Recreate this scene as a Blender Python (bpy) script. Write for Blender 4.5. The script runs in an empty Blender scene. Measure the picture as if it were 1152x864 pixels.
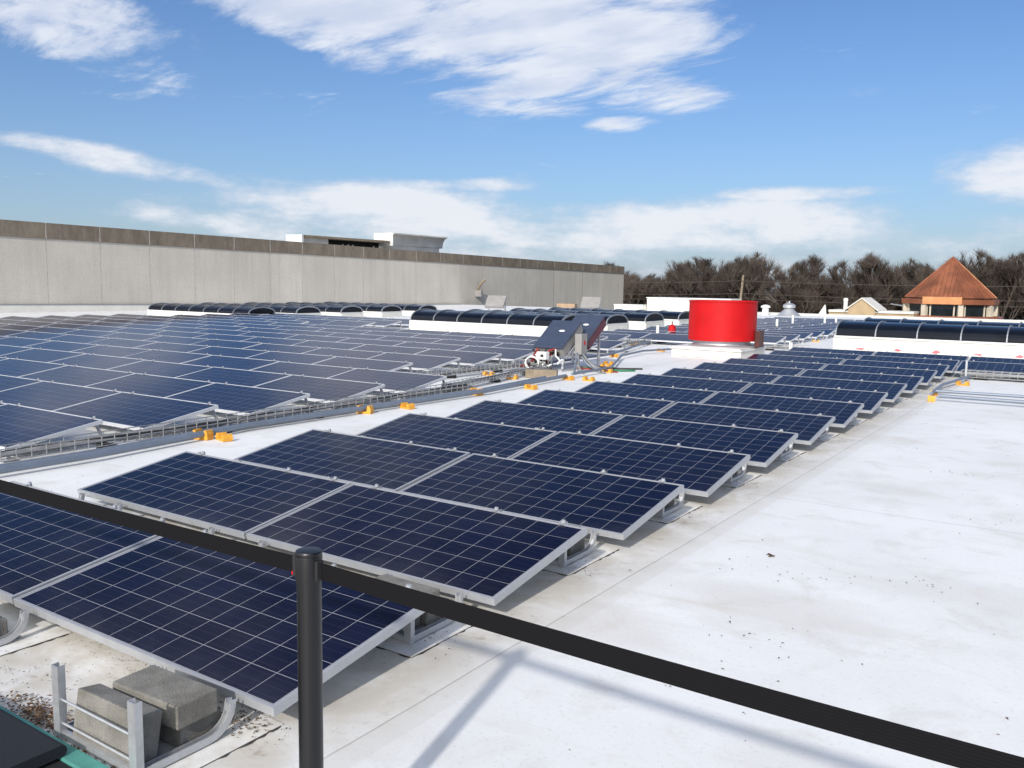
import bpy, math, random
from mathutils import Vector, Matrix
R_ = math.radians
PI = math.pi
sc = bpy.context.scene
col = sc.collection

# ------------------------------------------------------------------ camera
F_PX, YAW, PITCH, ROLL, CAM_H = 983.0, -0.5966, 0.1144, 0.0146, 1.7705
_f = Vector((math.sin(YAW)*math.cos(PITCH), math.cos(YAW)*math.cos(PITCH), -math.sin(PITCH)))
_r0 = Vector((math.cos(YAW), -math.sin(YAW), 0)); _u0 = _r0.cross(_f)
_r = math.cos(ROLL)*_r0 + math.sin(ROLL)*_u0
_u = -math.sin(ROLL)*_r0 + math.cos(ROLL)*_u0
cd = bpy.data.cameras.new('camera'); cam = bpy.data.objects.new('camera', cd); col.objects.link(cam)
m = Matrix.Identity(4)
for k in range(3):
    m[k][0], m[k][1], m[k][2] = _r[k], _u[k], -_f[k]
m[2][3] = CAM_H
cam.matrix_world = m
cd.sensor_fit = 'HORIZONTAL'; cd.sensor_width = 36; cd.lens = F_PX/1152*36
cd.clip_start = 0.05; cd.clip_end = 6000
sc.camera = cam

# ------------------------------------------------------------------ sun, sky, exposure
SUN_AZ, SUN_EL = 166.0, 29.6          # degrees clockwise from +Y
sv = Vector((math.sin(R_(SUN_AZ))*math.cos(R_(SUN_EL)), math.cos(R_(SUN_AZ))*math.cos(R_(SUN_EL)), math.sin(R_(SUN_EL))))
sd = bpy.data.lights.new('sun', 'SUN'); sd.energy = 3.1; sd.angle = R_(1.6); sd.color = (1.0, 0.94, 0.86)
so = bpy.data.objects.new('sun', sd); col.objects.link(so)
so.rotation_euler = (-sv).to_track_quat('-Z', 'Y').to_euler(); so.location = sv*50
vs = sc.view_settings
vs.view_transform = 'Standard'; vs.look = 'None'; vs.gamma = 1; vs.use_curve_mapping = False; vs.exposure = 0.40

world = bpy.data.worlds.new('World'); sc.world = world; world.use_nodes = True
nt = world.node_tree
for n in list(nt.nodes): nt.nodes.remove(n)
def wn(t, **kw):
    n = nt.nodes.new(t)
    for k, v in kw.items(): setattr(n, k, v)
    return n
def wm(op, a, b=None, c=None, clamp=False):
    n = wn('ShaderNodeMath', operation=op); n.use_clamp = clamp
    for i, x in enumerate((a, b, c)):
        if x is None: continue
        if isinstance(x, (int, float)): n.inputs[i].default_value = x
        else: nt.links.new(x, n.inputs[i])
    return n.outputs[0]
sky = wn('ShaderNodeTexSky', sky_type='NISHITA'); sky.sun_disc = False
sky.sun_elevation = R_(SUN_EL); sky.sun_rotation = R_(SUN_AZ)
sky.air_density = 1.0; sky.dust_density = 0.6; sky.ozone_density = 1.6
bg_sky = wn('ShaderNodeBackground'); bg_sky.inputs[1].default_value = 0.086
hs = wn('ShaderNodeMixRGB', blend_type='MULTIPLY'); hs.inputs[0].default_value = 1; hs.inputs[2].default_value = (0.55, 0.77, 1.06, 1)
nt.links.new(sky.outputs[0], hs.inputs[1])
nt.links.new(hs.outputs[0], bg_sky.inputs[0])
tc = wn('ShaderNodeTexCoord'); sp = wn('ShaderNodeSeparateXYZ')
nt.links.new(tc.outputs['Generated'], sp.inputs[0])
dx, dy, dz = sp.outputs
az = wm('ARCTAN2', dx, dy)                       # azimuth of the view ray in the world, from +Y
el = wm('ARCSINE', wm('MAXIMUM', wm('MINIMUM', dz, 1), -1))
# cloud texture on the flat cloud layer (true perspective of a deck overhead), low clouds on direction
den = wm('ADD', wm('MAXIMUM', dz, 0.0), 0.10)
cv = wn('ShaderNodeCombineXYZ')
nt.links.new(wm('DIVIDE', dx, den), cv.inputs[0]); nt.links.new(wm('DIVIDE', dy, den), cv.inputs[1])
mp = wn('ShaderNodeMapping'); mp.inputs['Rotation'].default_value = (0, 0, R_(25)); mp.inputs['Scale'].default_value = (1.0, 1.9, 1)
nt.links.new(cv.outputs[0], mp.inputs[0])
nz = wn('ShaderNodeTexNoise'); nz.inputs['Scale'].default_value = 2.1; nz.inputs['Detail'].default_value = 11; nz.inputs['Roughness'].default_value = 0.66
nz.inputs['Distortion'].default_value = 0.35
nt.links.new(mp.outputs[0], nz.inputs['Vector'])
cv2 = wn('ShaderNodeCombineXYZ')
nt.links.new(az, cv2.inputs[0]); nt.links.new(wm('MULTIPLY', el, 2.6), cv2.inputs[1])
nz2 = wn('ShaderNodeTexNoise'); nz2.inputs['Scale'].default_value = 7.0; nz2.inputs['Detail'].default_value = 10; nz2.inputs['Roughness'].default_value = 0.64
nt.links.new(cv2.outputs[0], nz2.inputs['Vector'])
def blob(a0, e0, ra, re, tilt, amp):
    """soft elliptical patch of cloud cover round a direction (degrees)"""
    a = wm('SUBTRACT', az, R_(a0)); e = wm('SUBTRACT', el, R_(e0))
    c, s = math.cos(R_(tilt)), math.sin(R_(tilt))
    u = wm('ADD', wm('MULTIPLY', a, c), wm('MULTIPLY', e, s)); v = wm('SUBTRACT', wm('MULTIPLY', e, c), wm('MULTIPLY', a, s))
    u = wm('DIVIDE', u, R_(ra)); v = wm('DIVIDE', v, R_(re))
    q = wm('ADD', wm('MULTIPLY', u, u), wm('MULTIPLY', v, v))
    return wm('MULTIPLY', wm('EXPONENT', wm('MULTIPLY', wm('POWER', q, 1.6), -1)), amp)
def total(bl):
    t = bl[0]
    for b in bl[1:]: t = wm('MAXIMUM', t, b)
    return t
HIGH = [(-61.5, 14.5, 7.5, 2.6, -14, 0.95), (-40, 17.4, 17.0, 4.6, -8, 1.12), (-29.5, 14.3, 9.5, 3.4, 16, 1.0), (-23.0, 18.2, 8, 2.2, 18, .95), (-47, 15.0, 8, 1.6, -16, .8), (-36, 13.6, 7, 1.5, -14, .9),
        (-25.4, 11.7, 4.6, 1.2, 3, 0.95), (-27.6, 10.1, 2.4, 0.55, 4, 0.9), (-22.5, 14.2, 1.7, 0.5, 12, .55), (-60, 30, 30, 7, 0, .6), (20, 36, 40, 9, 0, .55)]
LOW = [(-34, 2.6, 30, 3.2, 0, .62), (-30, 4.0, 20, 1.6, 0, .80), (5, 3.0, 20, 2.6, 0, .6), (-58.5, 6.9, 7.5, 0.85, -8, 1.0), (-41.5, 4.4, 11.5, 2.1, -2, 1.1), (-38, 6.2, 6.5, .55, 0, .8), (-20.5, 3.6, 12, 1.9, 2, 1.1), (-16, 5.7, 6, .55, 1, .8), (-3.0, 6.5, 5.6, 1.9, 3, 1.25),
       (-50, 3.2, 9, 1.1, -4, .75), (-29, 3.0, 14, 1.2, 0, .8), (20, 6, 12, 3, 0, .9), (70, 8, 20, 4, 0, .9), (-100, 8, 22, 4, 0, .9), (160, 10, 40, 5, 0, .7)]
def alpha(noise, cover, lo, hi, k):
    d = wm('ADD', cover, wm('MULTIPLY', wm('SUBTRACT', noise, 0.5), k))
    mr = wn('ShaderNodeMapRange', interpolation_type='SMOOTHSTEP')
    nt.links.new(d, mr.inputs[0]); mr.inputs[1].default_value = lo; mr.inputs[2].default_value = hi
    return mr.outputs[0]
a_hi = wm('MULTIPLY', alpha(nz.outputs[0], total([blob(*b) for b in HIGH]), 0.30, 1.02, 2.5), 0.92)
south_fill = wn('ShaderNodeMapRange', interpolation_type='SMOOTHSTEP'); south_fill.inputs[1].default_value = 0.30; south_fill.inputs[2].default_value = 0.85
nt.links.new(wm('SUBTRACT', wm('MULTIPLY', dz, 0.55), dy), south_fill.inputs[0])   # unseen bright cloud added behind and above the camera as white fill light
a_so = wm('MULTIPLY', alpha(nz.outputs[0], south_fill.outputs[0], 0.15, 0.9, 1.2), 0.85)
a_lo = wm('MULTIPLY', alpha(nz2.outputs[0], total([blob(*b) for b in LOW]), 0.26, 1.10, 2.5), 0.92)
# pale veil that thickens towards the horizon
veil = wm('MULTIPLY', wm('EXPONENT', wm('MULTIPLY', wm('MAXIMUM', el, 0.0), -9.5)), 0.80)
bg_c1 = wn('ShaderNodeBackground'); bg_c1.inputs[1].default_value = 0.74
nz3 = wn('ShaderNodeTexNoise'); nz3.inputs['Scale'].default_value = 3.4; nz3.inputs['Detail'].default_value = 5; nz3.inputs['Roughness'].default_value = 0.5
nt.links.new(mp.outputs[0], nz3.inputs['Vector'])
sh1 = wn('ShaderNodeMixRGB'); sh1.inputs[1].default_value = (0.66, 0.73, 0.89, 1); sh1.inputs[2].default_value = (0.86, 0.90, 0.98, 1)
mr1 = wn('ShaderNodeMapRange', interpolation_type='SMOOTHSTEP'); mr1.inputs[1].default_value = 0.33; mr1.inputs[2].default_value = 0.66
nt.links.new(nz3.outputs[0], mr1.inputs[0]); nt.links.new(mr1.outputs[0], sh1.inputs[0]); nt.links.new(sh1.outputs[0], bg_c1.inputs[0])
bg_c2 = wn('ShaderNodeBackground'); bg_c2.inputs[1].default_value = 0.72
shade = wn('ShaderNodeMixRGB'); shade.inputs[1].default_value = (0.60, 0.68, 0.82, 1); shade.inputs[2].default_value = (0.93, 0.95, 1.0, 1)
nt.links.new(wm('MULTIPLY', a_lo, 1.0), shade.inputs[0]); nt.links.new(shade.outputs[0], bg_c2.inputs[0])
bg_v = wn('ShaderNodeBackground'); bg_v.inputs[0].default_value = (0.60, 0.68, 0.80, 1); bg_v.inputs[1].default_value = 0.57
def mixs(f, a, b):
    n = wn('ShaderNodeMixShader'); nt.links.new(f, n.inputs[0]); nt.links.new(a, n.inputs[1]); nt.links.new(b, n.inputs[2]); return n.outputs[0]
s1 = mixs(veil, bg_sky.outputs[0], bg_v.outputs[0])
s2 = mixs(a_hi, s1, bg_c1.outputs[0])
bg_c3 = wn('ShaderNodeBackground'); bg_c3.inputs[0].default_value = (0.95, 0.97, 1.0, 1); bg_c3.inputs[1].default_value = 1.25  # added fill cloud, set brighter than the visible clouds
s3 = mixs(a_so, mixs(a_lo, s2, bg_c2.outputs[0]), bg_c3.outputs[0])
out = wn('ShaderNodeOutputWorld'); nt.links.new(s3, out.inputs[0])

# ------------------------------------------------------------------ helpers
def tag(o, label=None, cat=None, group=None, kind=None):
    if label: o['label'] = label
    if cat: o['category'] = cat
    if group: o['group'] = group
    if kind: o['kind'] = kind
    return o
def empty(name, loc=(0, 0, 0), rz=0, label=None, cat=None, group=None):
    o = bpy.data.objects.new(name, None); col.objects.link(o)
    o.location = loc; o.rotation_euler = (0, 0, rz); o.empty_display_size = 0.1
    return tag(o, label, cat, group)
def copy_tree(o, parent=None):
    c = o.copy(); col.objects.link(c)
    if parent: c.parent = parent
    for ch in list(o.children): copy_tree(ch, c)
    return c
class MB:
    def __init__(s): s.v = []; s.f = []; s.uv = None
    def add(s, vs, fs):
        n = len(s.v); s.v += [tuple(v) for v in vs]; s.f += [tuple(i+n for i in f) for f in fs]; return s
    def box(s, x0, x1, y0, y1, z0, z1, M=None):
        vs = [Vector(p) for p in ((x0,y0,z0),(x1,y0,z0),(x1,y1,z0),(x0,y1,z0),(x0,y0,z1),(x1,y0,z1),(x1,y1,z1),(x0,y1,z1))]
        if M is not None: vs = [M @ v for v in vs]
        return s.add(vs, [(0,3,2,1),(4,5,6,7),(0,1,5,4),(1,2,6,5),(2,3,7,6),(3,0,4,7)])
    def tube(s, pts, r, n=8, cap=True, r2=None):
        pts = [Vector(p) for p in pts]; rings = []; L = len(pts)
        prev = None
        for i, p in enumerate(pts):
            d = (pts[min(i+1, L-1)] - pts[max(i-1, 0)]).normalized()
            if prev is None:
                a = Vector((0, 0, 1)) if abs(d.z) < 0.9 else Vector((1, 0, 0))
                u = d.cross(a).normalized()
            else: u = (prev - d*prev.dot(d)).normalized()
            prev = u; w = d.cross(u)
            rr = r if r2 is None else r + (r2-r)*i/(L-1)
            rings.append([p + rr*(math.cos(2*PI*k/n)*u + math.sin(2*PI*k/n)*w) for k in range(n)])
        vs = [q for g in rings for q in g]; fs = []
        for i in range(L-1):
            for k in range(n):
                a, b = i*n+k, i*n+(k+1) % n
                fs.append((a, b, b+n, a+n))
        if cap: fs += [tuple(range(n-1, -1, -1)), tuple((L-1)*n+k for k in range(n))]
        return s.add(vs, fs)
    def bar(s, pts, w, h, up=(0, 0, 1)):
        """rectangular section swept along pts; w across, h along up-ish"""
        pts = [Vector(p) for p in pts]; L = len(pts); vs = []; fs = []
        for i, p in enumerate(pts):
            d = (pts[min(i+1, L-1)] - pts[max(i-1, 0)]).normalized()
            a = Vector(up).cross(d)
            if a.length < 1e-4: a = Vector((1, 0, 0)).cross(d)
            a.normalize(); b = d.cross(a)
            vs += [p - a*w/2 - b*h/2, p + a*w/2 - b*h/2, p + a*w/2 + b*h/2, p - a*w/2 + b*h/2]
        for i in range(L-1):
            for k in range(4):
                q, t = i*4+k, i*4+(k+1) % 4
                fs.append((q, t, t+4, q+4))
        fs += [(3, 2, 1, 0), tuple((L-1)*4+k for k in range(4))]
        return s.add(vs, fs)
    def lathe(s, prof, n=24, c=(0, 0)):
        vs = []; fs = []; L = len(prof)
        for r, z in prof:
            vs += [(c[0]+r*math.cos(2*PI*k/n), c[1]+r*math.sin(2*PI*k/n), z) for k in range(n)]
        for i in range(L-1):
            for k in range(n):
                a, b = i*n+k, i*n+(k+1) % n
                fs.append((a, b, b+n, a+n))
        fs += [tuple(range(n-1, -1, -1)), tuple((L-1)*n+k for k in range(n))]
        return s.add(vs, fs)
    def prism(s, poly, axis, a0, a1):
        """poly of (p,q); axis 'x': (p,q)=(y,z); 'y': (x,z); 'z': (x,y)"""
        def P(p, q, a): return {'x': (a, p, q), 'y': (p, a, q), 'z': (p, q, a)}[axis]
        n = len(poly)
        vs = [P(p, q, a0) for p, q in poly] + [P(p, q, a1) for p, q in poly]
        fs = [tuple(range(n-1, -1, -1)), tuple(range(n, 2*n))] + [(k, (k+1) % n, (k+1) % n+n, k+n) for k in range(n)]
        return s.add(vs, fs)
    def mesh(s, name, mat, smooth=False, bevel=0):
        me = bpy.data.meshes.new(name); me.from_pydata(s.v, [], s.f); me.update()
        if mat:
            for mm in (mat if isinstance(mat, (list, tuple)) else [mat]): me.materials.append(mm)
        import bmesh
        b = bmesh.new(); b.from_mesh(me); bmesh.ops.recalc_face_normals(b, faces=b.faces)
        if bevel: bmesh.ops.bevel(b, geom=list(b.edges), offset=bevel, segments=2, profile=0.6, affect='EDGES')
        b.to_mesh(me); b.free()
        if smooth:
            me.shade_smooth()
            me.set_sharp_from_angle(angle=R_(40))
        return me
    def build(s, name, mat, parent=None, loc=(0, 0, 0), smooth=False, bevel=0):
        o = bpy.data.objects.new(name, s.mesh(name, mat, smooth, bevel)); col.objects.link(o); o.location = loc
        if parent: o.parent = parent
        return o
def link(name, me, parent=None, loc=(0, 0, 0)):
    o = bpy.data.objects.new(name, me); col.objects.link(o); o.location = loc
    if parent: o.parent = parent
    return o

# ------------------------------------------------------------------ materials
class MT:
    def __init__(s, name):
        s.m = bpy.data.materials.new(name); s.m.use_nodes = True; s.nt = s.m.node_tree
        s.b = s.nt.nodes['Principled BSDF']
    def n(s, t, **kw):
        n = s.nt.nodes.new(t)
        for k, v in kw.items(): setattr(n, k, v)
        return n
    def put(s, sock, x):
        if hasattr(x, 'links') or isinstance(x, bpy.types.NodeSocket): s.nt.links.new(x, sock)
        else: sock.default_value = x
    def math(s, op, a, b=None, clamp=False):
        n = s.n('ShaderNodeMath', operation=op); n.use_clamp = clamp
        s.put(n.inputs[0], a)
        if b is not None: s.put(n.inputs[1], b)
        return n.outputs[0]
    def mix(s, f, a, b, blend='MIX'):
        n = s.n('ShaderNodeMixRGB', blend_type=blend)
        s.put(n.inputs[0], f)
        for i, x in ((1, a), (2, b)): s.put(n.inputs[i], (*x, 1) if isinstance(x, tuple) and len(x) == 3 else x)
        return n.outputs[0]
    def noise(s, vec, scale, detail=4, rough=0.55, dist=0):
        n = s.n('ShaderNodeTexNoise'); s.nt.links.new(vec, n.inputs['Vector'])
        n.inputs['Scale'].default_value = scale; n.inputs['Detail'].default_value = detail; n.inputs['Roughness'].default_value = rough; n.inputs['Distortion'].default_value = dist
        return n.outputs[0]
    def ramp(s, f, lo, hi, smooth=True):
        n = s.n('ShaderNodeMapRange'); n.interpolation_type = 'SMOOTHSTEP' if smooth else 'LINEAR'
        s.put(n.inputs[0], f); n.inputs[1].default_value = lo; n.inputs[2].default_value = hi
        return n.outputs[0]
    def coord(s, which='Object', scale=(1, 1, 1), rot=(0, 0, 0)):
        t = s.n('ShaderNodeTexCoord').outputs[which] if which != 'Position' else s.n('ShaderNodeNewGeometry').outputs['Position']
        if scale == (1, 1, 1) and rot == (0, 0, 0): return t
        mp = s.n('ShaderNodeMapping'); s.nt.links.new(t, mp.inputs[0]); mp.inputs['Scale'].default_value = scale; mp.inputs['Rotation'].default_value = rot
        return mp.outputs[0]
    def bump(s, h, strength=0.3, dist=0.01):
        n = s.n('ShaderNodeBump'); n.inputs['Strength'].default_value = strength; n.inputs['Distance'].default_value = dist
        s.nt.links.new(h, n.inputs['Height']); s.nt.links.new(n.outputs[0], s.b.inputs['Normal'])
    def set(s, **kw):
        for k, v in kw.items():
            k = {'color': 'Base Color', 'rough': 'Roughness', 'metal': 'Metallic', 'ior': 'IOR', 'spec': 'Specular IOR Level', 'coat': 'Coat Weight', 'coatr': 'Coat Roughness'}[k]
            s.put(s.b.inputs[k], (*v, 1) if isinstance(v, tuple) and len(v) == 3 else v)
        return s
M = {}
def simple(name, c, rough=0.6, metal=0.0, var=0.25, scale=6.0, which='Position', **kw):
    t = MT(name)
    v = t.coord(which)
    f = t.noise(v, scale, 5, 0.6)
    dark = tuple(x*(1-var) for x in c); light = tuple(min(1, x*(1+var*0.6)) for x in c)
    t.set(color=t.mix(t.ramp(f, 0.3, 0.7), dark, light), rough=rough, metal=metal, **kw)
    M[name] = t.m; return t.m

# photovoltaic laminate
def cells(name, dark, light, line, busc, ior):
    t = MT(name)
    uv = t.n('ShaderNodeTexCoord').outputs['UV']; s_ = t.n('ShaderNodeSeparateXYZ'); t.nt.links.new(uv, s_.inputs[0])
    U, V = s_.outputs[0], s_.outputs[1]
    def edge(x, w):   # 1 within w of an integer
        fr = t.math('FRACT', x)
        return t.math('GREATER_THAN', t.math('ABSOLUTE', t.math('SUBTRACT', fr, 0.5)), 0.5 - w)
    grid = t.math('MAXIMUM', edge(U, 0.0105), edge(V, 0.0105))
    outb = t.math('MAXIMUM', t.math('GREATER_THAN', t.math('ABSOLUTE', t.math('SUBTRACT', U, 6)), 5.99), t.math('GREATER_THAN', t.math('ABSOLUTE', t.math('SUBTRACT', V, 3)), 2.99))
    grid = t.math('MAXIMUM', grid, outb)
    bus = edge(t.math('ADD', t.math('MULTIPLY', V, 3), 0.5), 0.022)
    cell = t.n('ShaderNodeCombineXYZ'); t.nt.links.new(t.math('FLOOR', U), cell.inputs[0]); t.nt.links.new(t.math('FLOOR', V), cell.inputs[1])
    oi = t.n('ShaderNodeObjectInfo'); t.nt.links.new(t.math('MULTIPLY', oi.outputs['Random'], 97), cell.inputs[2])
    wn_ = t.n('ShaderNodeTexWhiteNoise', noise_dimensions='3D'); t.nt.links.new(cell.outputs[0], wn_.inputs['Vector'])
    vo = t.n('ShaderNodeTexVoronoi'); t.nt.links.new(uv, vo.inputs['Vector']); vo.inputs['Scale'].default_value = 9
    vsep = t.n('ShaderNodeSeparateColor'); t.nt.links.new(vo.outputs['Color'], vsep.inputs[0])
    c1 = t.mix(wn_.outputs['Value'], dark, light)
    c2 = t.mix(t.math('MULTIPLY', vsep.outputs[0], 0.45), c1, (0.005, 0.006, 0.024))
    c2 = t.mix(t.math('MULTIPLY', oi.outputs['Random'], 0.35), c2, (0.007, 0.0055, 0.014))
    c3 = t.mix(t.math('MULTIPLY', bus, 0.30), c2, busc)
    c4 = t.mix(grid, c3, line)
    du = t.noise(t.coord('Position'), 1.7, 6, .65); lowe = t.math('SUBTRACT', 1.0, t.ramp(V, -.1, 1.1))
    du = t.math('ADD', t.math('MULTIPLY', t.ramp(du, .42, .75), .022), t.math('MULTIPLY', t.math('MULTIPLY', lowe, t.ramp(du, .3, .7)), .045))
    c4 = t.mix(du, c4, (0.30, 0.31, 0.32))
    t.set(color=c4, ior=ior, rough=0.10)
    dirt = t.noise(t.coord('Position'), 3.0, 5)
    t.set(rough=t.math('ADD', t.math('MULTIPLY', dirt, 0.10), 0.06))
    M[name] = t.m


cells('solar_cells', (0.0019, 0.0031, 0.0135), (0.0034, 0.0054, 0.0240), (0.26, 0.265, 0.29), (0.055, 0.057, 0.075), 1.19)
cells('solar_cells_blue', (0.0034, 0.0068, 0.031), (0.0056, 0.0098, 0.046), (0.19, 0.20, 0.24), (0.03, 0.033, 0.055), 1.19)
def metal(name, c, rough, metal_=0.85, var=0.12, scale=14):
    t = MT(name); v = t.coord('Position'); f = t.noise(v, scale, 4)
    t.set(color=t.mix(f, tuple(x*(1-var) for x in c), tuple(min(1, x*(1+var)) for x in c)), rough=t.math('ADD', t.math('MULTIPLY', f, 0.2), rough-0.1), metal=metal_)
    M[name] = t.m
metal('anodised_aluminium', (0.45, 0.46, 0.48), 0.42, 0.45)
metal('basket_wire', (0.38, 0.38, 0.38), 0.5, 0.5, 0.2, 30)
metal('bright_aluminium', (0.66, 0.67, 0.69), 0.45, 0.2)
metal('galvanised_steel', (0.50, 0.51, 0.53), 0.45, 0.6, 0.2, 30)
metal('conduit_steel', (0.20, 0.235, 0.29), 0.5, 0.35, 0.2, 8)
metal('aluminium_rib', (0.30, 0.32, 0.35), 0.4, 0.5)

# white roof membrane
t = MT('roof_membrane'); P = t.coord('Position')
n1 = t.noise(P, 0.55, 6, 0.6); n2 = t.noise(P, 2.6, 7, 0.65, 0.6); n3 = t.noise(P, 45, 4, 0.7); n4 = t.noise(t.coord('Position', (0.4, 1.6, 1)), 1.4, 6, 0.62, 1.0)
base = t.mix(t.ramp(n1, 0.3, 0.72), (0.685, 0.69, 0.69), (0.765, 0.77, 0.775))
base = t.mix(t.math('MULTIPLY', t.ramp(n2, 0.47, 0.74), 0.48), base, (0.52, 0.50, 0.46))
base = t.mix(t.math('MULTIPLY', t.ramp(n4, 0.55, 0.75), 0.30), base, (0.56, 0.52, 0.45))
base = t.mix(t.math('MULTIPLY', t.ramp(n3, 0.54, 0.70), 0.30), base, (0.38, 0.35, 0.31))
# grime that collects along the run of the near array (a strip in the place: x about -6.6 .. -2.3)
sx = t.n('ShaderNodeSeparateXYZ'); t.nt.links.new(P, sx.inputs[0])
strip = t.math('MULTIPLY', t.ramp(sx.outputs[0], -6.9, -6.2), t.math('SUBTRACT', 1.0, t.ramp(t.math('ADD', sx.outputs[0], t.math('MULTIPLY', n2, 0.5)), -2.30, -1.75)))
strip = t.math('MULTIPLY', strip, t.ramp(n2, 0.22, 0.62))
base = t.mix(t.math('MULTIPLY', strip, 0.66), base, (0.42, 0.375, 0.30))
# brown water stain ribbon beside the front panels
spot = t.noise(P, 7.0, 6, 0.7)
strip2 = t.math('MULTIPLY', strip, t.ramp(spot, 0.56, 0.70))
base = t.mix(t.math('MULTIPLY', strip2, 0.55), base, (0.20, 0.14, 0.08))
for (px_, py_, ra_, rb_, am_) in ((-1.35, 4.7, 1.0, .45, .75), (-2.0, 3.9, .5, .35, .8), (-.5, 5.6, 1.1, .35, .5), (-1.5, 8.2, .5, .3, .5), (.4, 7.2, 1.2, .4, .4), (-2.0, 11.0, .4, .5, .6), (-7.3, 7.0, .5, 1.4, .4), (-.9, 3.2, .35, .2, .4)):
    ex = t.math('DIVIDE', t.math('SUBTRACT', sx.outputs[0], px_), ra_); ey = t.math('DIVIDE', t.math('SUBTRACT', sx.outputs[1], py_), rb_)
    gg = t.math('EXPONENT', t.math('MULTIPLY', t.math('ADD', t.math('MULTIPLY', ex, ex), t.math('MULTIPLY', ey, ey)), -1.0))
    gg = t.math('MULTIPLY', t.ramp(t.math('ADD', gg, t.math('MULTIPLY', t.math('SUBTRACT', n4, .5), 1.3)), .35, .95), am_*.40)
    base = t.mix(gg, base, (0.47, 0.42, 0.35))
# welded seams of the membrane, one every three metres
sw = t.math('ADD', sx.outputs[0], t.math('MULTIPLY', t.math('SUBTRACT', n1, 0.5), 0.05))
sf = t.math('ABSOLUTE', t.math('SUBTRACT', t.math('FRACT', t.math('DIVIDE', t.math('ADD', sw, 2.30), 3.05)), 0.0))
seam = t.math('LESS_THAN', sf, 0.0030)
base = t.mix(t.math('MULTIPLY', seam, t.math('ADD', t.math('MULTIPLY', n2, 0.9), 0.15)), base, (0.24, 0.23, 0.21))
sc2 = t.math('FRACT', t.math('DIVIDE', t.math('ADD', sx.outputs[1], t.math('MULTIPLY', n1, 0.06)), 7.3))
base = t.mix(t.math('MULTIPLY', t.math('LESS_THAN', sc2, 0.0014), 0.5), base, (0.26, 0.25, 0.23))
lap = t.math('LESS_THAN', t.math('FRACT', t.math('DIVIDE', t.math('ADD', sw, 2.30), 3.05)), 0.042)
base = t.mix(t.math('MULTIPLY', lap, 0.22), base, (0.50, 0.48, 0.44))
t.set(color=base, rough=t.math('ADD', 0.42, t.math('MULTIPLY', n2, 0.25)), ior=1.4)
t.bump(t.math('ADD', t.math('MULTIPLY', n2, 0.6), t.math('MULTIPLY', n3, 0.12)), 0.22, 0.012)
M['roof_membrane'] = t.m

t = MT('slip_sheet_membrane'); P = t.coord('Position'); n1 = t.noise(P, 5, 6, .65); n2 = t.noise(P, 30, 4, .7)
b_ = t.mix(t.ramp(n1, .35, .75), (0.74, 0.74, 0.73), (0.55, 0.52, 0.46)); b_ = t.mix(t.math('MULTIPLY', t.ramp(n2, .58, .7), .4), b_, (.25, .2, .15))
t.set(color=b_, rough=.5); M['slip_sheet_membrane'] = t.m
simple('sheet_edge_grime', (0.045, 0.04, 0.035), .9, var=.5, scale=30)

t = MT('concrete_block'); P = t.coord('Position'); n1 = t.noise(P, 9, 6, .65); n2 = t.noise(P, 140, 3, .7)
b_ = t.mix(t.ramp(n1, .3, .7), (0.15, 0.145, 0.13), (0.235, 0.225, 0.205)); b_ = t.mix(t.math('MULTIPLY', t.ramp(n2, .55, .7), .6), b_, (.075, .07, .062)); n3 = t.noise(P, 3.2, 5, .6); b_ = t.mix(t.math('MULTIPLY', t.ramp(n3, .5, .7), .45), b_, (.10, .092, .078))
t.set(color=b_, rough=.95); t.bump(n2, .9, .006); M['concrete_block'] = t.m

t = MT('precast_concrete'); P = t.coord('Position'); n1 = t.noise(P, .35, 7, .6); n2 = t.noise(t.coord('Position', (2.2, 2.2, .12)), 1.0, 6, .65); n3 = t.noise(P, 9, 6, .8)
b_ = t.mix(t.ramp(n1, .3, .7), (0.56, 0.515, 0.445), (0.65, 0.605, 0.53)); b_ = t.mix(t.math('MULTIPLY', t.ramp(n2, .45, .70), .24), b_, (.31, .285, .25))
b_ = t.mix(t.math('MULTIPLY', t.ramp(n3, .46, .66), .40), b_, (.36, .335, .295)); oi = t.n('ShaderNodeObjectInfo').outputs['Random']; b_ = t.mix(t.math('MULTIPLY', oi, .30), b_, (.44, .41, .37)); t.set(color=b_, rough=.95); t.bump(n3, .5, .03); M['precast_concrete'] = t.m
t = MT('stained_coping'); n1 = t.noise(t.coord('Position', (1, 1, .5)), 1.4, 6, .7); n2 = t.noise(t.coord('Position', (3, 3, .2)), 1.6, 5, .7)
b_ = t.mix(t.ramp(n1, .35, .7), (0.155, 0.125, 0.095), (0.245, 0.205, 0.155)); b_ = t.mix(t.math('MULTIPLY', t.ramp(n2, .5, .75), .6), b_, (.095, .078, .062))
t.set(color=b_, rough=.95); M['stained_coping'] = t.m
simple('joint_sealant', (0.44, 0.42, 0.38), .9)
simple('dark_joint', (0.10, 0.09, 0.08), .9)
simple('white_membrane', (0.70, 0.68, 0.62), .5, var=.08, scale=1.5)
simple('white_paint', (0.64, 0.64, 0.62), .45, var=.12, scale=2)
simple('cornice_paint', (0.62, 0.60, 0.56), .7, var=.15, scale=1)
simple('smoked_acrylic', (0.006, 0.008, 0.014), .22, var=.3, scale=2, ior=1.28)
simple('black_rubber', (0.012, 0.012, 0.013), .75, var=.3, scale=20)
t = MT('red_paint'); P = t.coord('Position'); n1 = t.noise(P, 2.2, 6, .6); n2 = t.noise(t.coord('Position', (6, 6, .6)), 1.2, 5, .6)
b_ = t.mix(t.ramp(n1, .3, .7), (0.44, 0.004, 0.006), (0.52, 0.006, 0.008)); b_ = t.mix(t.math('MULTIPLY', t.ramp(n2, .55, .75), .35), b_, (.38, .015, .015))
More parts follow.
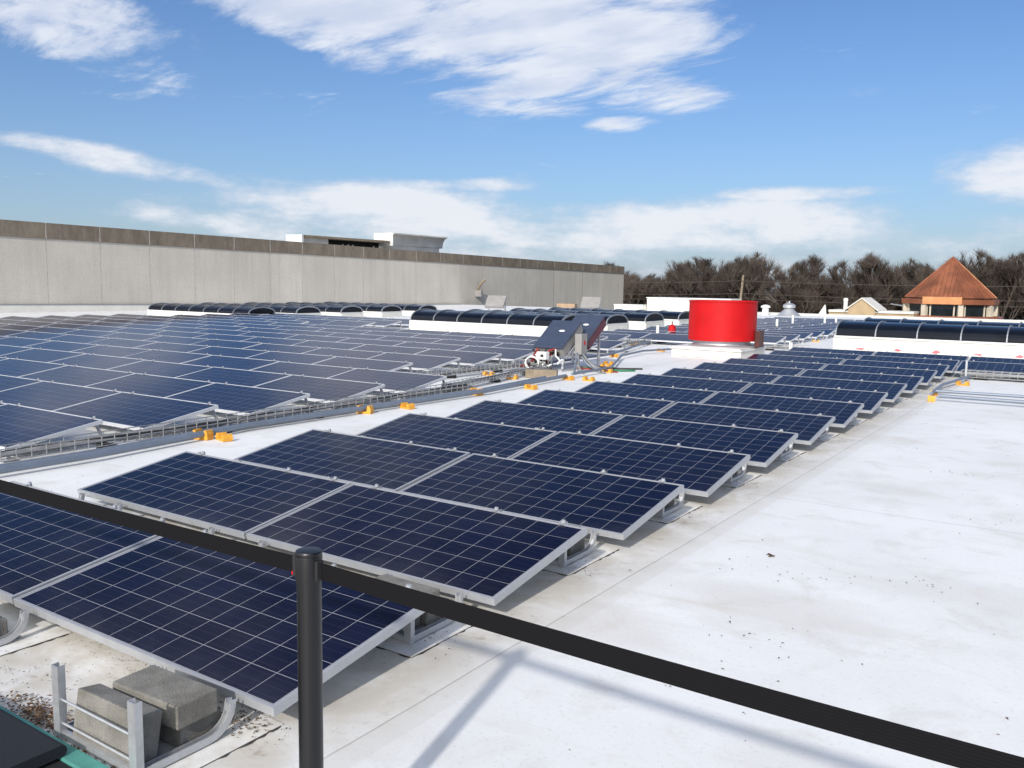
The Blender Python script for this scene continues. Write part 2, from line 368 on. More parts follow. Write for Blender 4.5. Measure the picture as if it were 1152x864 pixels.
t.set(color=b_, rough=.5, spec=.25); M['red_paint'] = t.m
simple('dark_red_paint', (0.07, 0.014, 0.010), .5, var=.3)
simple('orange_plastic', (0.70, 0.33, 0.035), .5, var=.2, scale=25)
simple('copper_sheet', (0.245, 0.084, 0.040), .5, metal=.2, var=.35, scale=.8)
simple('new_copper', (0.66, 0.30, 0.13), .42, metal=.3, var=.15, scale=1.5)
simple('cream_stucco', (0.52, 0.47, 0.38), .85, var=.1, scale=2)
simple('tan_stucco', (0.44, 0.33, 0.20), .85, var=.12, scale=2)
simple('dark_glass', (0.010, 0.014, 0.018), .08, var=.4, scale=1.0, ior=1.5)
simple('bark', (0.070, 0.054, 0.044), .95, var=.4, scale=1.5)
simple('pale_bark', (0.15, 0.125, 0.105), .95, var=.4, scale=1.5)
simple('twigs', (0.074, 0.056, 0.046), .95, var=.45, scale=.25)
simple('brush_twigs', (0.042, 0.032, 0.025), .95, var=.55, scale=.12)
simple('weathered_wood', (0.26, 0.21, 0.15), .9, var=.3, scale=4)
simple('wire', (0.07, 0.06, 0.05), .7)
simple('winter_grass', (0.11, 0.10, 0.05), .95, var=.4, scale=.05)
simple('grey_enclosure', (0.27, 0.26, 0.25), .5, var=.12, scale=3)
simple('inverter_lid', (0.048, 0.062, 0.098), .32, var=.12, scale=4)
simple('inverter_red', (0.10, 0.025, 0.04), .45, var=.15, scale=4)
simple('white_plastic', (0.74, 0.74, 0.72), .45, var=.1, scale=8)
simple('grey_cable', (0.24, 0.24, 0.24), .6, var=.3)
simple('black_cable', (0.02, 0.02, 0.02), .6)
simple('red_cable', (0.28, 0.02, 0.02), .6)
simple('green_cable', (0.02, 0.20, 0.09), .6)
simple('teal_paint', (0.075, 0.27, 0.235), .55, var=.18, scale=9)
simple('dry_leaf', (0.11, 0.060, 0.030), .95, var=.6, scale=40)
simple('cardboard', (0.36, 0.25, 0.16), .9, var=.15)
simple('pink_marking', (0.62, 0.16, 0.20), .7, var=.3, scale=12)
t = MT('black_webbing'); P = t.coord('Object'); w_ = t.n('ShaderNodeTexWave'); t.nt.links.new(P, w_.inputs['Vector']); w_.wave_type = 'BANDS'; w_.bands_direction = 'Z'; w_.inputs['Scale'].default_value = 46; w_.inputs['Distortion'].default_value = .4
t.set(color=t.mix(w_.outputs[0], (0.0038, 0.0034, 0.0043), (0.0058, 0.0053, 0.0063)), rough=.85, spec=.15); t.bump(w_.outputs[0], .3, .0008); M['black_webbing'] = t.m
simple('black_powder_coat', (0.003, 0.003, 0.004), .38, var=.2, scale=30)
t = MT('charcoal_felt'); P = t.coord('Position'); n1 = t.noise(P, 260, 3, .7); n2 = t.noise(P, 8, 4)
t.set(color=t.mix(n1, (0.010, 0.012, 0.017), (0.030, 0.034, 0.044)), rough=.95, spec=.2); t.bump(n1, .5, .003); M['charcoal_felt'] = t.m

# ------------------------------------------------------------------ ground, roof, far edges
g = MB().add([(-3000, -3000, -7), (3000, -3000, -7), (3000, 3000, -7), (-3000, 3000, -7)], [(0, 1, 2, 3)]).build('ground', M['winter_grass'])
tag(g, kind='structure')
rf = MB().box(-62, 45, -25, 57.5, -7.0, 0.0).build('roof', M['roof_membrane']); tag(rf, kind='structure')

o = MB().box(-22.0, 45, 57.1, 57.5, .004, .09).build('roof_parapet', M['white_membrane'])
MB().box(-22.0, 45, 57.05, 57.56, .093, .13).build('parapet_cap', M['white_paint'], o)
tag(o, 'low white parapet closing the far edge of the roof in front of the trees', 'parapet')
e = empty('roof_penthouse', (-23.4, 55.6, 0), 0, 'long white windowless rooftop box to the left of the red fan', 'rooftop box')
MB().box(-2.7, 3.2, -.9, .9, 0.004, .92).build('wall', M['white_membrane'], e)
MB().box(-2.76, 3.26, -.96, .96, .922, .985).build('roof_cap', M['white_paint'], e)
e = empty('roof_curb', (-26.9, 54.6, 0), 0, 'lower white step at the left end of the long rooftop box', 'roof curb')
MB().box(-1.4, .75, -.5, .5, 0.004, .42).build('wall', M['white_membrane'], e)
MB().box(-1.44, .77, -.54, .54, .422, .47).build('roof_cap', M['white_paint'], e)

# ------------------------------------------------------------------ tall concrete wall on the left
WA = Vector((-44.0, 14.0, 0)); wdir = Vector((0, 1, 0)); wn2 = Vector((1, 0, 0)); WSLOPE = -0.0103   # the wall's top falls gently away
WH = 4.53; wlen = 72.2
wall = empty('concrete_wall', WA, 0, 'tall grey precast concrete wall with a dark stained coping along the left', 'wall')
MW = Matrix(((wdir.x, -wn2.x, 0, 0), (wdir.y, -wn2.y, 0, 0), (WSLOPE, 0, 1, 0), (0, 0, 0, 1)))   # local x along the wall, -y to the roof
joints = [-30, -24, -18, -12, -6, -.5] + [44.0/math.tan(-(YAW+math.atan((px-576)/F_PX))) - 14.0 for px in (55,115,170,220,264,304,340,376,408,437,467,494,519,541,563,583,602,621,637,653,668,683)] + [wlen]
for i in range(len(joints)-1):
    a, b = joints[i]+.02, joints[i+1]-.02
    MB().box(a, b, 0, .3, -7, WH-.78, MW).build('precast_panel', M['precast_concrete'], wall)
    MB().box(a, b, -.05, .35, WH-.775, WH, MW).build('coping', M['stained_coping'], wall)
jm = MB()
dk = MB()
for i, a in enumerate(joints[1:-1]):
    (dk if i in (22, 24) else jm).box(a-.019, a+.019, -.004, .28, -7, WH-.78, MW)
    jm.box(a-.019, a+.019, -.054, .33, WH-.776, WH-.004, MW)
jm.build('joint_sealant', M['joint_sealant'], wall); dk.build('joint_gap', M['dark_joint'], wall)
MB().box(-30, wlen-29, -.09, -.052, 0.004, .46, MW).build('base_flashing', M['white_membrane'], wall)
MB().box(-30, wlen-29, -.11, -.046, .463, .50, MW).build('flashing_bar', M['aluminium_rib'], wall)

# building piece that shows above the wall: walls with flared cornices
def cornice_box(loc, L, h, fl, label, recess):
    e = empty('rooftop_screen', loc, math.atan2(wdir.y, wdir.x), label, 'rooftop screen wall')
    d = 1.6
    MB().box(0, L, 0, d, -4, h-fl).build('wall', M['cornice_paint'], e)
    prof = [(0, h-fl+.003)]
    for k in range(7):
        a = k/6*PI/2
        prof.append((-.10-.55*(1-math.cos(a)), h-fl+.05+(fl-.16)*math.sin(a)))
    prof += [(-.68, h-.1), (-.68, h), (d, h), (d, h-fl+.003)]
    MB().prism(prof, 'x', -.35, L+.35).build('cornice', M['cornice_paint'], e, smooth=False)
    return e
def on_wall(px_t, back):  # point behind the wall along its run
    return WA + wdir*px_t - wn2*back
e = cornice_box(on_wall(41.3, 6) + Vector((0, 0, 2.75)), 6.4, 3.05, 1.0, 'pale grey screen wall with flared cornice standing above the concrete wall', False)
MB().box(-.42, -.36, -.6, 1.5, 2.0, 3.06).build('end_cap', M['white_paint'], e)
e = empty('roof_structure', on_wall(31.7, 6) + Vector((0, 0, 2.42)), math.atan2(wdir.y, wdir.x), 'long low pale screen with a dark recess, left of the corniced screen wall', 'rooftop screen wall')
MB().box(0, 2.5, 0, 1.2, -4, 2.55).build('wall', M['cornice_paint'], e)
MB().box(-.35, 9.1, -.35, 1.3, 2.555, 2.72).build('cornice', M['weathered_wood'], e)
MB().box(-.55, -.36, -.4, 1.3, 1.9, 2.74).build('end_cap', M['white_paint'], e)
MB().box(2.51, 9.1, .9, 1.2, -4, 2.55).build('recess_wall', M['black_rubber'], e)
MB().box(2.51, 9.1, .2, .89, -4, 1.95).build('ledge', M['white_membrane'], e)
mm_ = MB()
for q in (4.5, 5.1, 5.6, 8.0): MB().tube([(q, .45, 1.953), (q, .45, 2.25)], .06, 6).build('fixture', M['white_plastic'], e)

# ------------------------------------------------------------------ solar panels
TILT = 0.1558; CT, ST = math.cos(TILT), math.sin(TILT); ZL = 0.14; DEP = 0.99
def TP(a, b, c): return Vector((a, b*CT - c*ST, ZL + b*ST + c*CT))
MTILT = Matrix(((1, 0, 0, 0), (0, CT, -ST, 0), (0, ST, CT, ZL), (0, 0, 0, 1)))
def panel_meshes(W, cellmat):
    h = W/2; lip = .012
    fr = MB()
    fr.box(-h, h, 0, lip, -.04, 0, MTILT).box(-h, h, DEP-lip, DEP, -.04, 0, MTILT)
    fr.box(-h, -h+lip, lip, DEP-lip, -.04, 0, MTILT).box(h-lip, h, lip, DEP-lip, -.04, 0, MTILT)
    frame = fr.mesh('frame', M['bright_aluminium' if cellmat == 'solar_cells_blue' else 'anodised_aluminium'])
    me = bpy.data.meshes.new('cell_sheet')
    x0, x1, y0, y1 = -h+lip, h-lip, lip, DEP-lip
    top = [TP(x0, y0, -.003), TP(x1, y0, -.003), TP(x1, y1, -.003), TP(x0, y1, -.003)]
    bot = [TP(x0, y0, -.010), TP(x1, y0, -.010), TP(x1, y1, -.010), TP(x0, y1, -.010)]
    me.from_pydata([tuple(v) for v in top+bot], [], [(0, 1, 2, 3), (7, 6, 5, 4)]); me.update()
    me.materials.append(M[cellmat]); me.materials.append(M['white_plastic'])
    uvl = me.uv_layers.new(name='uv')
    mu, mv = .012/.160, .009/.158
    for li, (uu, vv) in zip(range(4), ((-mu, -mv), (12+mu, -mv), (12+mu, 6+mv), (-mu, 6+mv))): uvl.data[li].uv = (uu, vv)
    me.polygons[1].material_index = 1
    return frame, me
clamp_me = MB().box(-.016, .016, DEP-.022, DEP+.008, .001, .009, MTILT).box(-.012, .012, DEP+.004, DEP+.018, -.05, .020, MTILT).mesh('clamp', M['galvanised_steel'])
ftR, csR = panel_meshes(1.966, 'solar_cells')
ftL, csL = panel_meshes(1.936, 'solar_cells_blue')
yh, zh = TP(0, DEP, 0).y, TP(0, DEP, 0).z
leg_me = MB().bar([(0, yh-.05, zh-.05), (0, yh+.05, .02)], .035, .02).box(-.03, .03, yh+.0, yh+.16, .004, .022).mesh('rear_leg', M['galvanised_steel'])
foot_me = MB().bar([(0, .03, ZL-.036), (0, .03, .02)], .04, .03).box(-.04, .04, -.03, .10, .004, .022).mesh('front_foot', M['galvanised_steel'])
bal_me = MB().box(-.2, .2, yh-.30, yh-.10, .008, .10).mesh('ballast_block', M['concrete_block'])

ORD = ['first','second','third','fourth','fifth','sixth','seventh','eighth','ninth','tenth','eleventh','twelfth','thirteenth','fourteenth','fifteenth','sixteenth','seventeenth','eighteenth','nineteenth','twentieth']
def make_panel(frame, cells, clamps, legs):
    e = empty('solar_panel')
    link('frame', frame, e); link('cell_sheet', cells, e)
    for x in clamps: link('clamp', clamp_me, e, (x, 0, 0))
    for x in legs: link('rear_leg', leg_me, e, (x, 0, 0)); link('front_foot', foot_me, e, (x, 0, 0))
    return e
protoR = make_panel(ftR, csR, (.81, .30, -.76), ())
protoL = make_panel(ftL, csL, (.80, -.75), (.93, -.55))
used = {'R': False, 'L': False}
rnd = random.Random(4)
def place_panel(kind, xr, ylow, W, label, group):
    p = {'R': protoR, 'L': protoL}[kind]
    o = copy_tree(p) if used[kind] else p
    used[kind] = True
    o.location = (xr - W/2 + rnd.uniform(-.004, .004), ylow + rnd.uniform(-.004, .004), rnd.uniform(-.003, .003))
    o.rotation_euler = (rnd.uniform(-.002, .002), rnd.uniform(-.0015, .0015), rnd.uniform(-.0012, .0012))
    tag(o, label, 'solar panel', group)
    return o
XR0, Y0, WR, PR = -2.5266, 2.1337, 1.9959, 1.4596
G1 = 'solar panels of the near array'
for i in range(14):
    for c, cn in ((0, 'right-hand'), (1, 'left-hand')):
        place_panel('R', XR0 - c*WR, Y0 + i*PR, 1.972, 'dark blue solar panel, %s column of the near array, %s row from the camera' % (cn, ORD[i]), G1)
for i in (12, 13):
    for c in (-1, -2, -3):
        place_panel('R', XR0 - c*WR, Y0 + i*PR, 1.972, 'dark blue solar panel before the right skylight, %s row, %s of the short side wing' % ('front' if i == 12 else 'rear', ('', 'first', 'second', 'third')[-c]), 'solar panels of the side wing')
# large left array and the arrays beyond it
XL0, YL0, WL, PL = -8.60, 5.06 - .978, 1.952, 1.44
G2 = 'solar panels of the large left array'
F_ = Vector((math.sin(YAW), math.cos(YAW), 0)); RR = Vector((math.cos(YAW), -math.sin(YAW), 0))
def in_view(x, y, mrg=1.02):
    d = x*F_.x + y*F_.y; s = x*RR.x + y*RR.y
    return d > 0.5 and abs(s/d)*F_PX < 576*mrg
for k in range(0, 12):
    c0 = 0 if k <= 4 else 1
    for c in range(c0, 13):
        xr = XL0 - c*WL; yl = YL0 + k*PL
        if not in_view(xr, yl+.5, 1.12): continue
        place_panel('L', xr, yl, 1.936, 'blue panel of the large left array, %s row from front, %s from right edge' % (ORD[k], ORD[c-c0]), G2)
for k in range(12, 16):
    for c in range(8 if k == 12 else 7, 12):
        xr = XL0 - c*WL; yl = YL0 + k*PL
        place_panel('L', xr, yl, 1.936, 'blue solar panel between the left skylights, %s row, %s from the right end' % (ORD[k-12], ORD[c-(8 if k == 12 else 7)]), 'solar panels between the left skylights')
for k in range(12, 15):
    place_panel('L', -11.85, YL0 + k*PL, 1.936, 'solar panel beyond the inverter rack beside the white skylight curb, %s row back' % ORD[k-12], 'solar panels beyond the inverters')
for k in range(14, 17):
    place_panel('L', -9.88, YL0+.0 + k*PL, 1.936, 'solar panel between the inverter rack and the red fan, %s row back' % ORD[k-14], 'solar panels beyond the inverters')
place_panel('L', -11.85, YL0 + 15*PL, 1.936, 'solar panel left of the red fan, rearmost beside the skylight ends', 'solar panels beyond the inverters')
for k in range(15, 28):
    for c in range(0, 3):
        if k < 17 and c > 0: continue
        place_panel('L', -8.05 - c*WL, YL0 + k*PL, 1.936, 'distant solar panel right of the red fan, %s row back, %s from the right end' % (ORD[k-15], ORD[c]), 'solar panels beyond the red fan')

# ------------------------------------------------------------------ racking trays with ballast
def tray_meshes():
    post = MB(); w = .25
    def channel(mb, x, y, z0, z1, lean=0.0):
        mb.box(x-.022, x+.022, y-.004, y+.0, z0, z1).box(x-.022, x-.018, y, y+.026, z0, z1).box(x+.018, x+.022, y, y+.026, z0, z1)
        return mb
    pm = channel(MB(), 0, 0, .008, .262).mesh('post', M['galvanised_steel'])
    pts = [(0, 0.0, .028), (0, .30, .028)]
    for q in range(1, 7):
        a = q/6*PI/2*.92
        pts.append((0, .30+.11*math.sin(a), .028+.11*(1-math.cos(a))*.9))
    pts.append((0, .415, .145))
    rail = MB().bar([(p[0]-.013, p[1], p[2]) for p in pts], .005, .030, (0, 0, 1)).bar([(p[0]+.013, p[1], p[2]) for p in pts], .005, .030, (0, 0, 1))
    rail.bar([(p[0], p[1]+.001, p[2]-.013) for p in pts[:-1]], .022, .004, (0, 0, 1))
    rail.box(-.018, .018, .398, .412, .100, .132)
    rm = rail.mesh('rail', M['galvanised_steel'])
    cb = MB().tube([(-w, .010, .070), (w, .010, .070)], .005, 6).tube([(-w, .010, .165), (w, .010, .165)], .005, 6)
    cb.box(-w-.02, w+.02, .004, .022, .008, .040)
    cm = cb.mesh('cross_bar', M['galvanised_steel'])
    pan = MB().box(-w+.02, w-.02, .03, .40, .010, .014).mesh('pan', M['galvanised_steel'])
    sh = MB().box(-.36, .36, -.10, .58, .002, .006).mesh('slip_sheet', M['slip_sheet_membrane'])
    gr = MB(); r5 = random.Random(3); inn = [(-.30+.66*q/22, -.1001) for q in range(23)] + [(.3602, -.095+.66*q/22) for q in range(1, 23)]
    vs = []
    for i_, (x_, y_) in enumerate(inn):
        w_g = r5.uniform(.002, .014) if r5.random() < .6 else .001
        ox, oy = (0, -w_g) if i_ < 22 else ((w_g, -w_g) if i_ == 22 else (w_g, 0))
        vs += [(x_, y_, .0042), (x_+ox, y_+oy, .0015)]
    gr.add(vs, [(2*i_, 2*i_+2, 2*i_+3, 2*i_+1) for i_ in range(len(inn)-1)])
    gr = gr.mesh('grime_edge', M['sheet_edge_grime'])
    return pm, rm, cm, pan, sh, gr
TM = tray_meshes()
def make_tray():
    e = empty('ballast_tray')
    for x in (-.25, .25):
        link('post', TM[0], e, (x, 0, 0)); link('rail', TM[1], e, (x, 0, 0))
    link('cross_bar', TM[2], e); link('pan', TM[3], e)
    s = link('slip_sheet', TM[4], e); link('grime_edge', TM[5], s)
    return e
tray = make_tray(); first = True
block_me = MB().box(-.195, .195, -.0925, .0925, 0, .092).mesh('concrete_block', M['concrete_block'], bevel=.006)
nblk = [0]
def block(loc, rot, label):
    o = link('concrete_block', block_me, None, loc); o.rotation_euler = rot
    return tag(o, label, 'concrete block', 'concrete ballast blocks')
for i in range(-1, 14):
    yh_ = Y0 + i*PR + .978 + .012
    for x, nm in ((XR0-.44, 'right end'), (XR0-WR, 'middle seam'), (XR0-2*WR+.44, 'left end')):
        if nm == 'middle seam': x = XR0 - WR - .005
        tr = tray if first else copy_tree(tray); first = False
        tr.location = (x, yh_, 0)
        if i == -1:
            for ch in tr.children:
                if ch.name.startswith('post'): ch.scale = (1, 1, 1.14)
        elif i == 0:
            for ch in tr.children: ch.scale = (1, 1, 1)
        if i == -1: lab = 'empty-posted galvanised ballast tray in front of the first row at its %s' % nm
        else: lab = 'galvanised ballast tray behind the %s row of the near array at its %s' % (ORD[i], nm)
        tag(tr, lab, 'ballast tray', 'ballast trays of the near array')
        if i >= 0 and nm != 'middle seam':
            w = 'right' if nm == 'right end' else 'left'
            block((x, yh_+.30, .016), (0, 0, rnd.uniform(-.04, .04)), 'concrete block lying in the %s tray behind the %s row of the near array' % (w, ORD[i]))
            if w == 'right': block((x+.03, yh_+.19, .110), (0, 0, rnd.uniform(-.06, .06)), 'upper concrete block stacked in the right tray behind the %s row of the near array' % ORD[i])
            block((x-.03, yh_+.10, .016), (0, 0, rnd.uniform(-.05, .05)), 'concrete block nearest the posts in the %s tray behind the %s row' % (w, ORD[i]))
yt = Y0 - PR + .978 + .012
bx_ = XR0 - .44
block((bx_+.02, yt+.30, .016), (0, 0, .03), 'bottom concrete block under another in the front tray by the black post')
block((bx_+.045, yt+.265, .110), (0, 0, .05), 'topmost concrete block stacked in the front tray, half in shadow')
block((bx_+.015, yt+.125, .106), (R_(80), 0, .03), 'concrete block standing tilted on edge behind the two front posts')
bs_ = XR0 - WR - .005
block((bs_+.0, yt+.27, .016), (0, 0, -.03), 'bottom concrete block in the tray at the lower left corner of the array')
block((bs_-.02, yt+.20, .110), (0, 0, .04), 'upper concrete block in the tray at the lower left corner of the array')

# ------------------------------------------------------------------ cable baskets, conduits and supports
def basket(pts, w, h, z, label, cables=True):
    e = empty('cable_basket', (0, 0, 0), 0, label, 'cable basket')
    wires = MB(); A, B = Vector((*pts[0], z)), Vector((*pts[1], z)); d = (B-A).normalized(); nrm = Vector((-d.y, d.x, 0)); L = (B-A).length
    for s in (-1, 1):
        for hz in (0, h*.5, h): wires.tube([A+nrm*s*w/2+Vector((0, 0, hz)), B+nrm*s*w/2+Vector((0, 0, hz))], .0055, 5)
    n = int(L/.14)
    for q in range(n+1):
        p = A + d*(L*q/n)
        for s in (-1, 1): wires.tube([p+nrm*s*w/2, p+nrm*s*w/2+Vector((0, 0, h))], .006, 5)
        wires.tube([p-nrm*w/2, p+nrm*w/2], .004, 5)
    wires.tube([A, B], .004, 5)
    wires.build('wire_mesh', M['basket_wire'], e)
    q = .35
    while q < L:
        p = A + d*q
        MB().box(p.x-w/2-.02, p.x+w/2+.02, p.y-.04, p.y+.04, .003, z-.004).build('foot', M['black_rubber'], e); q += 1.44
    if cables:
        rr = random.Random(len(label))
        for nm, mat, off in (('grey_cable', 'grey_cable', -.05), ('black_cable', 'black_cable', .0), ('black_cable', 'black_cable', .04), ('grey_cable', 'grey_cable', .07), ('grey_cable', 'grey_cable', .02)):
            pp = []; q = 0
            while q <= L:
                pp.append(A + d*q + nrm*(off+rr.uniform(-.02, .02)) + Vector((0, 0, .03+rr.uniform(0, .03)))); q += .5
            MB().tube(pp, .018, 6).build(nm, M[mat], e)
    return e
basket([(-8.42, 3.2), (-8.46, 11.2)], .20, .11, .075, 'long wire cable basket along the right edge of the large left array')
basket([(-10.15, 11.0), (-10.0, 15.3)], .20, .13, .06, 'wire cable basket beside the stepped-back rows leading to the inverter rack')
basket([(-8.75, 11.0), (-9.45, 15.2)], .16, .09, .06, 'short wire cable basket crossing open roof towards the inverter rack')
basket([(-11.6, 16.2), (-11.5, 25.6)], .20, .13, .06, 'far wire cable basket beyond the inverter rack')
basket([(-2.35, 19.55), (4.0, 19.55)], .20, .13, .05, 'wire cable basket in front of the side wing panels')
basket([(-9.6, 24.2), (-6.8, 24.6)], .2, .12, .06, 'wire cable basket crossing the roof behind the red fan')

def conduit(name, pts, r, label, coup=True):
    e = empty(name, pts[0], 0, label, 'conduit')
    b = Vector(pts[0])
    MB().tube([Vector(p)-b for p in pts], r, 10).build('pipe', M['conduit_steel'], e, smooth=True)
    if coup:
        for i in range(len(pts)-1):
            a, c = Vector(pts[i])-b, Vector(pts[i+1])-b; L = (c-a).length; n = int(L/3.0); d = (c-a).normalized()
            for q in range(n):
                p = a + d*(q*3.0+1.6)
                MB().tube([p-d*.05, p+d*.05], r+.008, 10).build('coupling', M['galvanised_steel'], e)
    return e
conduit('conduit_pipe', [(-7.96, 2.2, .072), (-7.98, 4.6, .072), (-8.26, 6.6, .072), (-8.18, 9.0, .072), (-8.10, 11.2, .072), (-8.30, 14.0, .072)], .034, 'thick grey conduit running over the white roof along the large left array')
conduit('conduit_pipe', [(-8.12, 2.2, .066), (-8.14, 4.6, .066), (-8.42+.05, 6.6, .066), (-8.31, 9.0, .066), (-8.24, 11.2, .066), (-8.5, 13.6, .066)], .026, 'thinner conduit lying against the basket side of the thick grey conduit')
conduit('conduit_pipe', [(-8.30, 14.25, .09), (-8.35, 15.9, .09), (-9.6, 18.8, .09), (-9.9, 20.6, .09), (-9.4, 22.6, .09)], .026, 'thin conduit leading from the inverter rack towards the red fan curb', False)
conduit('conduit_pipe', [(-2.15, 15.32, .085), (4.5, 15.45, .085)], .030, 'nearer of two grey conduits crossing the white roof at right', True)
conduit('conduit_pipe', [(-2.35, 16.02, .085), (4.5, 16.7, .085)], .026, 'farther of two grey conduits crossing the white roof at right', True)
conduit('conduit_pipe', [(-2.30, 15.6, .085), (-2.36, 17.2, .085), (-2.20, 18.9, .085), (-2.18, 19.25, .085)], .026, 'short bent conduit between the two crossing conduits and the side wing', False)
conduit('conduit_pipe', [(-9.9, 15.6, .09), (-10.0, 19.0, .09), (-11.5, 24.5, .09)], .03, 'conduit lying beside the panels beyond the inverter rack', False)
# orange-yellow pipe supports
prof = [(-.135, 0), (-.135, .05), (-.11, .085), (-.075, .085), (-.055, .022), (.055, .022), (.075, .085), (.11, .085), (.135, .05), (.135, 0)]
sup_b = MB().prism(prof, 'x', -.075, .075)
sup_me = sup_b.mesh('pipe_support', M['orange_plastic'])
strut_me = MB().box(-.021, .021, -.115, .115, .0855, .089).box(-.021, -.018, -.115, .115, .089, .10).box(.018, .021, -.115, .115, .089, .10).mesh('strut', M['galvanised_steel'])
SUPS = [((-8.22, 6.0), 'under the wire basket nearest the camera, below the second row'), ((-7.98, 6.10), 'on the roof side of the thick conduit, nearest the camera'),
 ((-8.20, 8.55), 'under the wire basket below the third row'), ((-8.06, 9.25), 'on the roof side of the thick conduit beside the third row'),
 ((-8.22, 11.1), 'at the far end of the long wire basket'), ((-9.80, 13.62), 'under the basket beside the stepped-back rows'), ((-9.10, 13.40), 'standing on open roof under the short crossing basket'),
 ((-7.98, 12.32), 'on the near side of the thick conduit before the inverter rack'), ((-8.24, 14.0), 'at the end of the thick conduit right below the inverter rack'), ((-7.86, 14.1), 'right of the conduit end below the inverter rack'),
 ((-8.33, 15.7), 'right of the inverter rack legs'), ((-8.9, 16.7), 'behind the hanging cables on the right of the inverter rack'), ((-9.15, 17.3), 'farther one behind the hanging cables of the inverter rack'),
 ((-11.44, 21.2), 'under the first row beyond the inverter rack'), ((-10.03, 19.25), 'under the thin conduit halfway to the red fan'), ((-11.6, 23.5), 'under the second row beyond the inverter rack'),
 ((-11.5, 25.7), 'at the basket end left of the red fan'), ((-11.0, 25.8), 'beside the basket end close to the red fan curb'), ((-9.95, 21.8), 'bright one standing alone left of the red fan curb'), ((-2.24, 15.25), 'under the nearer conduit at the right edge of the near array'),
 ((-2.34, 16.2), 'under the farther conduit at the right edge of the near array'), ((-2.16, 18.2), 'under the short conduit before the side wing'), ((-7.9, 29.4), 'at the ends of the far rows left of the right skylight')]
for i, ((x, y), w) in enumerate(SUPS):
    e = empty('pipe_support', (x, y, .003), R_(random.Random(i).uniform(70, 110)) if i not in (19, 20) else R_(8), 'orange plastic pipe support ' + w, 'pipe support', 'orange pipe supports')
    b = link('base', sup_me, e); e.scale = (.72, .78, 1.25 if i in (0, 2, 4) else .9)
    if i in (5, 6, 13, 15, 16): link('strut', strut_me, e)
e = empty('junction_stub', (-2.24, 19.25, 0), 0, 'upright grey steel post with a base plate at the corner of the side wing', 'steel post')
MB().box(-.017, .017, -.017, .017, .012, .40).build('post', M['galvanised_steel'], e); MB().box(-.07, .07, -.07, .07, .004, .012).build('base_plate', M['galvanised_steel'], e)
tag(MB().box(-.3, .3, -.1, .1, .004, .16).build('timber_block', M['weathered_wood'], None, (-8.80, 13.95, 0), bevel=.008), 'weathered timber block lying below the hanging cables of the inverter rack', 'timber')
bpy.data.objects['timber_block'].rotation_euler = (0, 0, R_(25))

# ------------------------------------------------------------------ inverter rack
def inverter(loc, lidmat, endmat, label, rz=0.0):
    e = empty('inverter', loc, rz, label, 'inverter', 'inverters on the rack')
    a = R_(34); Mx = Matrix.Rotation(a, 4, 'X')
    MB().box(-.34, .34, 0, .90, -.22, -.004, Mx).build('body', M[endmat], e, bevel=.012)
    MB().box(-.355, .355, -.02, .93, -.003, .024, Mx).build('lid', M['inverter_lid'], e, bevel=.006)
    lg = MB()
    n = 20
    vs = [Mx @ Vector((.06+.07*math.cos(2*PI*k/n), .56+.032*math.sin(2*PI*k/n), z)) for z in (.0245, .027) for k in range(n)]
    lg.add(vs, [tuple(range(n-1, -1, -1)), tuple(range(n, 2*n))] + [(k, (k+1) % n, (k+1) % n+n, k+n) for k in range(n)])
    lg.build('badge', M['white_plastic'], e)
    hn = MB()
    for q in (-.2,): hn.box(-.24, .24, -.06, -.003, -.16, -.10, Mx)
    hn.build('cable_entry', M['black_cable'], e)
    return e
IX, IY = -9.42, 15.25
inverter((IX-.06, IY, .47), 'inverter_lid', 'grey_enclosure', 'front blue-grey inverter with a white oval badge, tilted on the rack')
inverter((IX+.06, IY+.80, .58), 'inverter_lid', 'inverter_red', 'rear blue-grey inverter with a dark red side, tilted behind the front one')
rk = empty('inverter_rack', (IX, IY, 0), 0, 'galvanised A-frame rack that carries two tilted inverters on the roof', 'equipment rack')
for x in (-.36, .29):
    MB().bar([(x, -.05, .02), (x, 1.75, .02)], .042, .042).build('base_rail', M['galvanised_steel'], rk)
    MB().bar([(x, .66, .05), (x, .66, .62)], .042, .042).build('upright', M['galvanised_steel'], rk)
    MB().bar([(x, 1.54, .05), (x, 1.54, .82)], .042, .042).build('upright', M['galvanised_steel'], rk)
    MB().bar([(x, .02, .05), (x, .05, .26)], .042, .042).build('upright', M['galvanised_steel'], rk)
    MB().bar([(x, .16, .26), (x, .74, .65)], .035, .035).build('sloped_rail', M['galvanised_steel'], rk)
    MB().bar([(x, 1.02, .43), (x, 1.60, .82)], .035, .035).build('sloped_rail', M['galvanised_steel'], rk)
e = empty('disconnect_box', (IX+.46, IY+.46, .34), 0, 'upright pale grey disconnect box on the right side of the inverter rack', 'electrical box')
MB().box(-.08, .08, -.12, .12, 0, .42).build('enclosure', M['grey_enclosure'], e, bevel=.01)
MB().box(.081, .094, -.015, .015, .2, .28).build('handle', M['red_paint'], e)
e = empty('combiner_box', (IX-.05, IY-.10, .28), 0, 'white combiner box hanging open below the front inverter', 'electrical box')
MB().box(-.13, .10, -.15, .0, -.04, .12).build('enclosure', M['white_plastic'], e, bevel=.02)
MB().box(-.02, .05, -.168, -.162, .02, .07).build('socket', M['black_cable'], e)
rr = random.Random(7)
def sag(a, b, s, n=9, j=.0):
    a, b = Vector(a), Vector(b)
    return [a+(b-a)*(k/n)+Vector((rr.uniform(-j, j), rr.uniform(-j, j), -s*4*(k/n)*(1-k/n)+(rr.uniform(-j, j) if 0 < k < n else 0))) for k in range(n+1)]
e = empty('cable_bundle', (IX, IY, 0), 0, 'tangle of white, grey and black cables hanging below the front inverter', 'cables')
